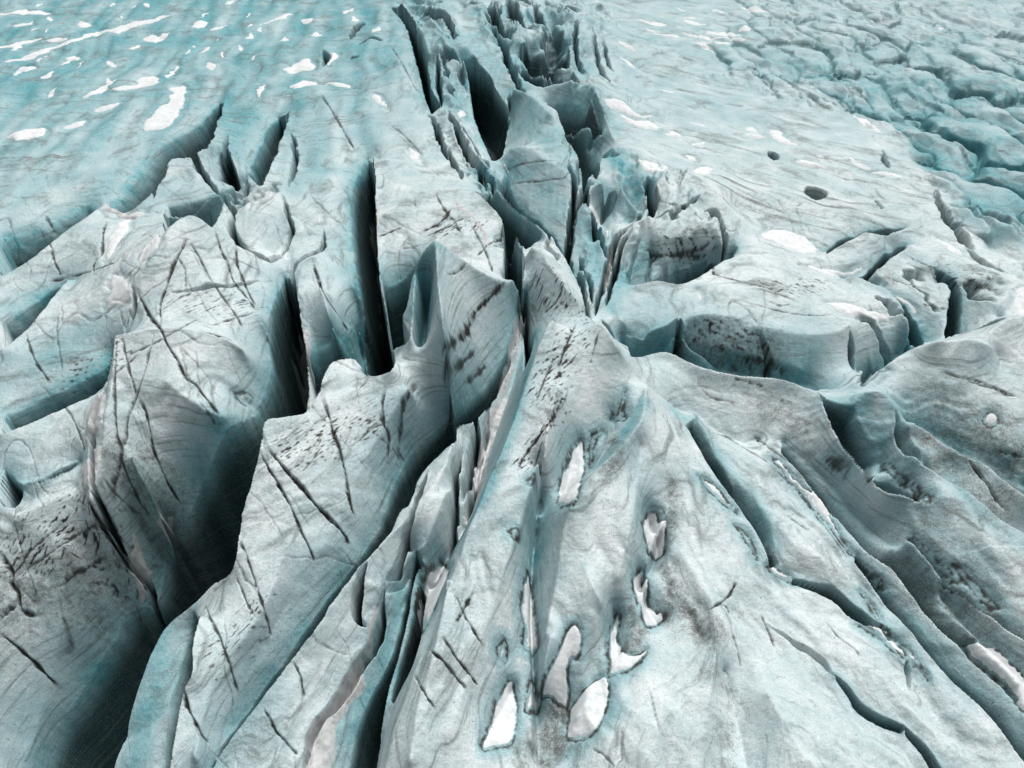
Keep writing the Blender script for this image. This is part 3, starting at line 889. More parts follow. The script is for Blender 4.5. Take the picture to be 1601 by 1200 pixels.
# ground split by many small crevasses: outline | grain along x0 y0 x1 y1 | length, spacing, ridge height, crevasse depth
BROKEN = """
600,0 640,60 665,160 690,260 760,340 800,400 860,440 925,490 905,430 890,390 860,345 800,290 770,240 745,180 735,90 700,0 | 690,180 800,330 | 30 4.2 2.6 3
700,0 960,0 930,120 950,210 900,215 860,165 800,130 740,80 | 800,20 860,120 | 30 5.0 2.2 3
230,200 450,160 470,300 440,420 380,400 300,330 240,320 | 430,190 380,330 | 24 6 0.8 1.6
540,905 600,830 700,680 780,640 740,800 680,880 640,1000 560,1220 330,1220 430,1070 | 740,660 520,1050 | 20 1.8 0.7 1.6
860,240 1010,240 1160,390 1000,440 930,490 880,400 | 960,280 930,420 | 14 2.6 0.9 1.5
1120,660 1200,700 1300,800 1440,960 1601,1120 1601,1200 1400,1200 1240,900 1100,680 | 1250,740 1500,1010 | 30 2.8 1.0 1.0
1260,640 1300,640 1380,770 1601,860 1601,1060 1450,930 1300,770 1200,680 | 1250,740 1500,1010 | 30 4.0 0.7 0
1060,110 1200,60 1260,-40 1700,-40 1700,470 1520,400 1440,290 1380,230 1250,160 | 1380,190 1560,330 | 24 3.6 .6 0.8
1300,420 1560,420 1560,520 1420,560 1340,590 | 1340,440 1450,520 | 10 3.6 .5 2
"""
for k, l in enumerate(lines(BROKEN)):
    o, g, v = [q.strip() for q in l.split('|')]
    P, _ = parse(o, 1.5); P = ccurve0(P)
    w = window(P, 0.5)
    gx = [float(q) for t_ in g.split() for q in t_.split(',')]
    la, lc, ar, dc = [float(q) for q in v.split()]
    x, y = X[w], Y[w]
    sd = dist(np.concatenate([P, P[:1]]), x, y) * inside(P, x, y)
    m = sstep(sd / 4.0)
    ang = pxdir(*gx)
    xw_, yw_ = x + 0.22 * lc * warpx[w], y + 0.22 * lc * warpy[w]
    n1 = stretched(xw_, yw_, ang, la, lc, 300 + k); n2 = stretched(xw_, yw_, ang, la * .6, lc * .55, 340 + k); n3 = pnoise(x / (la * .5), y / (la * .5), 380 + k)
    keep_ = 0.35 + 0.65 * sstep((PIT_DIST[w] - 0.6) / 3.0)
    Hm[w] += m * keep_ * ar * ((0.42 - np.abs(n1)) * 1.4 + (0.3 - np.abs(n2)) * 0.25)
    c = m * dc * np.clip(1 - np.abs(n1 + 0.25) / 0.16, 0, 1) * sstep((n3 + 0.15) / 0.4)
    Hm[w] -= c
    pit_shade[w] = np.maximum(pit_shade[w], 0.8 * sstep(c / 2.5))

# a melt hole in the right plain, lobes and hummocks
def hole(px, py, h, rx, ry, d):
    P = plan([px], [py], [h]); w = window(P, rx * 2.5)
    x, y = X[w] - P[0, 0], Y[w] - P[0, 1]
    q = np.hypot(x / rx, y / ry) * (1 + 0.15 * rough[w])
    c = d * (1 - sstep((q - 0.75) / 0.35))
    Hm[w] -= c; pit_shade[w] = np.maximum(pit_shade[w], sstep(c / d))
hole(1275, 303, 1, 1.5, 1.9, 5)
hole(1208, 243, .8, 0.8, 1.6, 3)

# weathering relief
flow_left = pxdir(0, 380, 270, 22)
flow_fan = pxdir(930, 540, 880, 1150)
near = np.clip(1.4 - Y / 220.0, 0.35, 1)
HUB = plan([945], [535], [5])[0]
th_, rr_ = np.arctan2(X - HUB[0], Y - HUB[1]), np.hypot(X - HUB[0], Y - HUB[1])
radial = sstep((HUB[1] + 2 - Y) / 8.0)                          # the ice in front of the hub is drawn out into long folds
thw_ = th_ + 0.10 * pnoise(X / 9, Y / 9, 94) + 0.03 * pnoise(X / 3, Y / 3, 95)
fold = pnoise(thw_ * 11, rr_ / 12 + 7, 91) * 0.6 + pnoise(thw_ * 26, rr_ / 7 + 3, 92) * 0.3 * np.clip(rr_ / 25, 0, 1)
Hm += radial * fold * 0.62 * np.clip((rr_ - 5) / 22, 0, 1)
Hm += 0.30 * pnoise(X / 11, Y / 11, 1) + 0.14 * pnoise(X / 4.5, Y / 4.5, 2) + 0.06 * pnoise(X / 1.8, Y / 1.8, 3) * near
Hm += (0.05 * np.abs(pnoise(X / 0.9, Y / 0.9, 4)) + 0.03 * np.abs(pnoise(X / 0.4, Y / 0.4, 7)) + 0.012 * pnoise(X / 0.22, Y / 0.22, 13)) * near
sl = sstep((-X - 5) / 30.0) * sstep((Y - 70) / 40.0)           # the left plain is furrowed along its snow ribbons
fx_ = X + 3 * pnoise(X / 22, Y / 22, 11); fy_ = Y + 3 * pnoise(X / 22, Y / 22, 12)
Hm += sl * 0.48 * stretched(fx_, fy_, flow_left, 17, 2.9, 8)
sr = sstep((X - 8) / 20.0) * sstep((Y - 60) / 30.0)
flow_right = pxdir(950, 160, 1300, 262)
Hm += sr * 0.38 * stretched(fx_, fy_, flow_right, 15, 2.6, 9)
Hm += (1 - np.maximum(sl, sr)) * 0.05 * stretched(X, Y, flow_fan, 6, 0.9, 10)

# ------------------------------------------------------------------ sight lines onto the finished surface
def bil(A, r, c):
    r = np.clip(r, 0, NR - 1.001); c = np.clip(c, 0, NC - 1.001)
    r0 = r.astype(int); c0 = c.astype(int); fr, fc = r - r0, c - c0
    return (A[r0, c0] * (1 - fc) + A[r0, c0 + 1] * fc) * (1 - fr) + (A[r0 + 1, c0] * (1 - fc) + A[r0 + 1, c0 + 1] * fc) * fr

def sight(pts):
    """where the sight line through each (x, y) first meets the ice -> plan points"""
    pts = np.asarray(pts, float)
    zs = np.linspace(12, -14, 521)
    dx, dy, dz = ray(pts[:, 0], pts[:, 1])
    t = (zs[None] - CAM_H) / dz[:, None]
    x, y = dx[:, None] * t, dy[:, None] * t
    r, c = rc(np.stack([x, y], -1))
    hit = bil(Hm, r, c) >= zs[None]
    k = np.where(hit.any(1), hit.argmax(1), 520)
    i = np.arange(len(pts))
    return np.stack([x[i, k], y[i, k]], 1)

def pts2(s):
    return np.array([[float(q) for q in t.split(',')[:2]] for t in s.split()])

def ccurve(P, n=4):
    Q = np.concatenate([P, P[:1]])
    return curve(Q, np.zeros(len(Q)), n)[0][:-1]

def dense(P, step=5.0):
    """more points along a photo line before draping it"""
    out = []
    for a, b in zip(P[:-1], P[1:]):
        n = max(1, int(np.hypot(*(b - a)) / step))
        out += [a + (b - a) * k / n for k in range(n)]
    return np.array(out + [P[-1]])

dirt = np.zeros_like(Hm); blue = np.zeros_like(Hm); wash = np.zeros_like(Hm)
brk = pnoise(X / 0.9, Y / 0.9, 21) * 0.6 + pnoise(X / 0.3, Y / 0.3, 22) * 0.5
carve = np.zeros_like(Hm)
def drape(s, smooth=True):
    P = pts2(s)
    if smooth: P = curve(P, np.zeros(len(P)), 4)[0]
    q = sight(P)
    keep = [0]                                                  # drop points that jumped off an edge
    for i in range(1, len(q)):
        if np.hypot(*(q[i] - q[keep[-1]])) < 9 * (i - keep[-1]) * 1.0: keep.append(i)
    return q[keep] if len(keep) > 2 else q[:1].repeat(2, 0) + 9999.0
for l in lines(CRACKS):
    a, b = l.split('|')
    hw, d, s = [float(q) for q in a.split()]
    P = drape(b)
    w = window(P, 2.5)
    if w is None: continue
    D, T = dist_t(P, X[w] + 0.05 * brk[w], Y[w] + 0.05 * brk[w])
    wm = 0.88 * hw * PXM[w[0]][:, None] * (0.55 + 0.75 * np.sin(T * 9 + hw * 9) ** 2) * (1 + 0.5 * brk[w])
    end = np.clip(np.minimum(T, 1 - T) * 10, 0.15, 1)
    g = np.clip(1.25 - D / np.maximum(wm, 1e-3), 0, 1)
    carve[w] = np.maximum(carve[w], 0.9 * d * end * g)
    dirt[w] = np.maximum(dirt[w], s * end * np.clip(g * 1.5 * (0.8 + 0.9 * brk[w]), 0, 1))
    halo = np.exp(-(D / (wm * 3.5)) ** 2) * 0.4 * s
    wash[w] = np.maximum(wash[w], halo * (0.6 + brk[w] * 0.6))
Hm -= carve
def zone(P, r, s):
    w = window(P, r * 2.2)
    if w is None: return None, None
    D = dist(P, X[w], Y[w]) / r
    return w, s * np.exp(-(D * 1.0) ** 2 * 1.1)
for l in lines(BLUE):
    a, b = l.split('|'); r, s = [float(q) for q in a.split()]
    P = drape(b); rm = r * float(np.interp(P[:, 1].mean(), ys, PXM)) * 1.3
    w, z = zone(P, rm, s)
    if w: blue[w] = np.maximum(blue[w], z * (0.85 + 0.35 * rough[w]))
for l in lines(WASH):
    a, b = l.split('|'); r, s = [float(q) for q in a.split()]
    P = drape(b); rm = r * float(np.interp(P[:, 1].mean(), ys, PXM)) * 1.2
    w, z = zone(P, rm, s)
    if w: wash[w] = np.maximum(wash[w], z * (0.8 + 0.5 * brk[w]))
for k, l in enumerate(lines(GRIT)):
    a, b = l.split('|'); r, s, gx, gy = [float(q) for q in a.split()]
    P = drape(b); pm = float(np.interp(P[:, 1].mean(), ys, PXM))
    c = pts2(b).mean(0)
    w, z = zone(P, r * pm * 1.2, s)
    if not w: continue
    ang = pxdir(c[0], c[1], c[0] + gx, c[1] + gy)
    n = stretched(X[w], Y[w], ang, 24 * pm, 4.2 * pm, 40 + k) * 0.7 + stretched(X[w], Y[w], ang, 7 * pm, 2.6 * pm, 80 + k) * 0.6
    dirt[w] = np.maximum(dirt[w], np.clip((n - 0.54 + 0.42 * z) * 4.0, 0, 1) * np.clip(z * 1.3, 0, 1))
    wash[w] = np.maximum(wash[w], np.clip(n * 0.5 + 0.1, 0, 0.5) * z)
# foliation: thin sediment layers cropping out on the plains, and scattered grains everywhere
flowx = 3.5 * pnoise(X / 30, Y / 30, 57) + 1.2 * pnoise(X / 9, Y / 9, 58); flowy = 3.5 * pnoise(X / 30, Y / 30, 59) + 1.2 * pnoise(X / 9, Y / 9, 60)
XW, YW = X + flowx, Y + flowy
bandL = stretched(XW, YW, pxdir(0, 250, 300, 235), 26, 1.1, 51) + 0.6 * stretched(XW, YW, pxdir(0, 250, 300, 225), 9, 0.45, 52)
bandR = stretched(XW, YW, pxdir(1000, 200, 1400, 315), 24, 1.1, 53) + 0.6 * stretched(XW, YW, pxdir(1000, 200, 1400, 310), 8, 0.4, 54)
bandC = stretched(XW, YW, pxdir(500, 230, 700, 215), 10, 0.7, 55) + 0.6 * stretched(XW, YW, pxdir(500, 230, 700, 235), 5, 0.3, 56)
mid = np.clip(1 - sl - sr, 0, 1) * sstep((Y - 55) / 20)
fol = np.clip(sl * bandL + sr * bandR + mid * 0.8 * bandC - 0.12, 0, 1.2)
wash = np.clip(wash + (0.6 + 0.35 * sr + 0.35 * sl) * fol * (1 - 0.7 * (blue_fall > 0.2)) + np.clip((rr_ - 4) / 14, 0, 1) * radial * 0.6 * np.clip(-fold - 0.12 + 0.25 * pnoise(X / 1.5, Y / 1.5, 93), 0, 1), 0, 1)
grain = pnoise(X / 0.16, Y / 0.16, 61) + 0.5 * pnoise(X / 0.4, Y / 0.4, 62)
clump = pnoise(X / 3.0, Y / 3.0, 63)
dirt = np.maximum(dirt, np.clip((grain - 1.0 + 0.34 * clump) * 3.5, 0, 0.85) * sstep((110 - Y) / 50))
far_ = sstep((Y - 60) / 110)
for k, (d_, la, lc, sx) in enumerate([((255, 515, 340, 650), 30, 5, -1), ((200, 550, 400, 487), 30, 7, -1), ((500, 620, 550, 800), 26, 5, -1), ((1190, 500, 1225, 590), 22, 6, 1)]):
    n_ = stretched(X + 0.3 * warpx, Y + 0.3 * warpy, pxdir(*d_), la, lc, 400 + k)
    m_ = sstep((pnoise(X / 6, Y / 6, 420 + k) + 0.05) / 0.3) * sstep((125 - Y) / 40)
    m_ = m_ * (sstep((-X - 6) / 6) if sx < 0 else sstep((X - 14) / 8) * sstep((Y - 52) / 6))
    h_ = np.clip(1 - np.abs(n_ - 0.1) / (0.9 * PXM[:, None] / lc * 1.5), 0, 1) * m_
    dirt = np.maximum(dirt, 0.8 * h_ * np.clip(0.6 + brk, 0, 1))
    Hm -= 0.12 * h_
blue = np.clip(np.maximum(np.maximum(np.maximum(blue, blue_fall), 0.95 * lip_shade), sl * (0.34 + 0.36 * stretched(X, Y, flow_left, 30, 4.5, 66)) + 0.40 * far_) + 0.16 * pnoise(X / 7, Y / 7, 64) + 0.10 * pnoise(X / 2.5, Y / 2.5, 65), 0, 1)

# ------------------------------------------------------------------ materials
def ice_material(name):
    m = bpy.data.materials.new(name); m.use_nodes = True
    nt = m.node_tree; N, L = nt.nodes, nt.links
    b = N['Principled BSDF']
    def new(t, **k):
        n = N.new(t)
        for a, v in k.items(): setattr(n, a, v)
        return n
    at = new('ShaderNodeAttribute', attribute_name='ice_masks')
    at2 = new('ShaderNodeAttribute', attribute_name='crevasse_shade')
    sep = new('ShaderNodeSeparateColor'); L.new(at.outputs['Color'], sep.inputs[0])
    tc = new('ShaderNodeTexCoord')
    def noise(scale, detail=4, rough=0.6):
        n = new('ShaderNodeTexNoise'); n.inputs['Scale'].default_value = scale
        n.inputs['Detail'].default_value = detail; n.inputs['Roughness'].default_value = rough
        L.new(tc.outputs['Object'], n.inputs['Vector']); return n
    def mix(fac, c1, c2):
        n = new('ShaderNodeMix', data_type='RGBA')
        for sock, v in ((n.inputs[0], fac), (n.inputs[6], c1), (n.inputs[7], c2)):
            if isinstance(v, (int, float)): sock.default_value = v
            elif isinstance(v, tuple): sock.default_value = (*v, 1)
            else: L.new(v, sock)
        return n.outputs[2]
    def math_(op, a, bb, clamp=True):
        n = new('ShaderNodeMath', operation=op); n.use_clamp = clamp
        for s, v in ((n.inputs[0], a), (n.inputs[1], bb)):
            if isinstance(v, (int, float)): s.default_value = v
            else: L.new(v, s)
        return n.outputs[0]
    n_big, n_mid, n_fine = noise(0.22, 5), noise(1.7, 5), noise(9.0, 6, 0.75)
    mot = new('ShaderNodeMapRange'); mot.inputs[1].default_value = 0.3; mot.inputs[2].default_value = 0.68
    L.new(math_('ADD', math_('MULTIPLY', n_big.outputs[0], 0.55, False), math_('MULTIPLY', n_mid.outputs[0], 0.45, False), False), mot.inputs[0])
    crust = mix(mot.outputs[0], (0.37, 0.52, 0.55), (0.82, 0.87, 0.885))
    bl = math_('MULTIPLY', sep.outputs[0], math_('ADD', math_('MULTIPLY', n_mid.outputs[0], 1.2, False), 0.35, False))
    col = mix(bl, crust, (0.055, 0.33, 0.385))
    col = mix(at2.outputs['Fac'], col, (0.010, 0.052, 0.060))  # recess shade painted as near-black teal over the clean ice
    mp = new('ShaderNodeMapping'); mp.inputs['Rotation'].default_value = (math.radians(14), math.radians(-10), 0.4); mp.inputs['Scale'].default_value = (0.10, 0.16, 2.6)
    L.new(tc.outputs['Object'], mp.inputs[0])
    lay = new('ShaderNodeTexNoise'); lay.inputs['Scale'].default_value = 1.0; lay.inputs['Detail'].default_value = 7; lay.inputs['Roughness'].default_value = 0.68
    L.new(mp.outputs[0], lay.inputs['Vector'])
    lr = new('ShaderNodeMapRange'); lr.inputs[1].default_value = 0.52; lr.inputs[2].default_value = 0.66
    L.new(lay.outputs[0], lr.inputs[0])
    col = mix(math_('MULTIPLY', lr.outputs[0], 0.7), col, (0.13, 0.17, 0.17))
    gr = new('ShaderNodeMapRange'); gr.inputs[1].default_value = 0.28; gr.inputs[2].default_value = 1.05
    L.new(math_('ADD', sep.outputs[2], math_('MULTIPLY', math_('SUBTRACT', math_('ADD', n_fine.outputs[0], n_mid.outputs[0], False), 1.0, False), 1.5, False), False), gr.inputs[0])
    col = mix(math_('MULTIPLY', gr.outputs[0], math_('MULTIPLY', sep.outputs[2], 2.5)), col, (0.135, 0.15, 0.145))
    sp = new('ShaderNodeMapRange'); sp.inputs[1].default_value = 0.53; sp.inputs[2].default_value = 0.64
    L.new(n_fine.outputs[0], sp.inputs[0])
    col = mix(math_('MULTIPLY', sp.outputs[0], math_('MULTIPLY', n_mid.outputs[0], 0.95)), col, (0.16, 0.19, 0.19))
    sp2 = new('ShaderNodeMapRange'); sp2.inputs[1].default_value = 0.47; sp2.inputs[2].default_value = 0.36
    L.new(n_fine.outputs[0], sp2.inputs[0])
    col = mix(math_('MULTIPLY', sp2.outputs[0], 0.35), col, (0.80, 0.83, 0.84))
    col = mix(sep.outputs[1], col, (0.022, 0.020, 0.017))
    L.new(col, b.inputs['Base Color'])
    b.inputs['Roughness'].default_value = 0.5
    b.inputs['Specular IOR Level'].default_value = 0.3
    bp = new('ShaderNodeBump'); bp.inputs['Strength'].default_value = 0.8; bp.inputs['Distance'].default_value = 0.12
    bh = math_('ADD', math_('MULTIPLY', n_fine.outputs[0], 0.5, False), n_mid.outputs[0], False)
    L.new(bh, bp.inputs['Height']); L.new(bp.outputs[0], b.inputs['Normal'])
    return m

def snow_material(name, c1, c2):
    m = bpy.data.materials.new(name); m.use_nodes = True
    nt = m.node_tree; N, L = nt.nodes, nt.links
    b = N['Principled BSDF']
    tc = N.new('ShaderNodeTexCoord')
    n = N.new('ShaderNodeTexNoise'); n.inputs['Scale'].default_value = 1.3; n.inputs['Detail'].default_value = 7; n.inputs['Roughness'].default_value = 0.7
    L.new(tc.outputs['Object'], n.inputs['Vector'])
    r = N.new('ShaderNodeValToRGB')
    r.color_ramp.elements[0].position, r.color_ramp.elements[1].position = 0.3, 0.55
    r.color_ramp.elements[0].color, r.color_ramp.elements[1].color = (*c1, 1), (*c2, 1)
    L.new(n.outputs[0], r.inputs[0])
    th = N.new('ShaderNodeAttribute'); th.attribute_name = 'snow_depth'
    ad = N.new('ShaderNodeMath'); ad.operation = 'MULTIPLY_ADD'; ad.use_clamp = True     # depth * 1.5 + (grain - 0.55)
    n3 = N.new('ShaderNodeTexNoise'); n3.inputs['Scale'].default_value = 4.0; n3.inputs['Detail'].default_value = 7; n3.inputs['Roughness'].default_value = 0.75
    L.new(tc.outputs['Object'], n3.inputs['Vector'])
    sb = N.new('ShaderNodeMath'); sb.operation = 'MULTIPLY_ADD'; sb.inputs[1].default_value = 2.0; sb.inputs[2].default_value = -1.1
    L.new(n3.outputs[0], sb.inputs[0])
    L.new(th.outputs['Fac'], ad.inputs[0]); ad.inputs[1].default_value = 2.2; L.new(sb.outputs[0], ad.inputs[2])
    mx = N.new('ShaderNodeMix'); mx.data_type = 'RGBA'
    L.new(ad.outputs[0], mx.inputs[0]); mx.inputs[6].default_value = (0.40, 0.50, 0.52, 1); L.new(r.outputs[0], mx.inputs[7])
    L.new(mx.outputs[2], b.inputs['Base Color'])
    b.inputs['Roughness'].default_value = 0.85; b.inputs['Specular IOR Level'].default_value = 0.15
    bp = N.new('ShaderNodeBump'); bp.inputs['Strength'].default_value = 0.4; bp.inputs['Distance'].default_value = 0.06
    n2 = N.new('ShaderNodeTexNoise'); n2.inputs['Scale'].default_value = 7; n2.inputs['Detail'].default_value = 5
    L.new(tc.outputs['Object'], n2.inputs['Vector']); L.new(n2.outputs[0], bp.inputs['Height']); L.new(bp.outputs[0], b.inputs['Normal'])
    return m
ICE = ice_material('weathered_glacier_ice')
SNOW = snow_material('old_snow', (0.56, 0.63, 0.66), (0.78, 0.80, 0.81))
SNOW_OLD = snow_material('dusty_snow', (0.31, 0.325, 0.325), (0.60, 0.615, 0.62))

# ------------------------------------------------------------------ meshes
def grid_mesh(name, V, faces, mat, attrs=None, smooth=True):
    me = bpy.data.meshes.new(name)
    nf = len(faces)
    me.vertices.add(len(V)); me.vertices.foreach_set('co', V.astype(np.float32).ravel())
    me.loops.add(nf * 4); me.loops.foreach_set('vertex_index', faces.astype(np.int32).ravel())
    me.polygons.add(nf)
    me.polygons.foreach_set('loop_start', np.arange(0, nf * 4, 4, dtype=np.int32))
    me.polygons.foreach_set('loop_total', np.full(nf, 4, np.int32))
    me.polygons.foreach_set('use_smooth', np.full(nf, smooth, bool))
    me.update(calc_edges=True)
    if attrs is not None:
        a = me.attributes.new('ice_masks', 'FLOAT_COLOR', 'POINT'); a.data.foreach_set('color', attrs[0].astype(np.float32).ravel())
        a = me.attributes.new('crevasse_shade', 'FLOAT', 'POINT'); a.data.foreach_set('value', attrs[1].astype(np.float32).ravel())
    me.materials.append(mat)
    o = bpy.data.objects.new(name, me)
    sc.collection.objects.link(o)
    return o

def tag(o, label=None, cat=None, group=None, kind=None):
    if label: o['label'] = label
    if cat: o['category'] = cat
    if group: o['group'] = group
    if kind: o['kind'] = kind
    return o

ids = np.zeros((NR, NC), np.int32)
BODIES = []                                                    # (name, label, category, group)
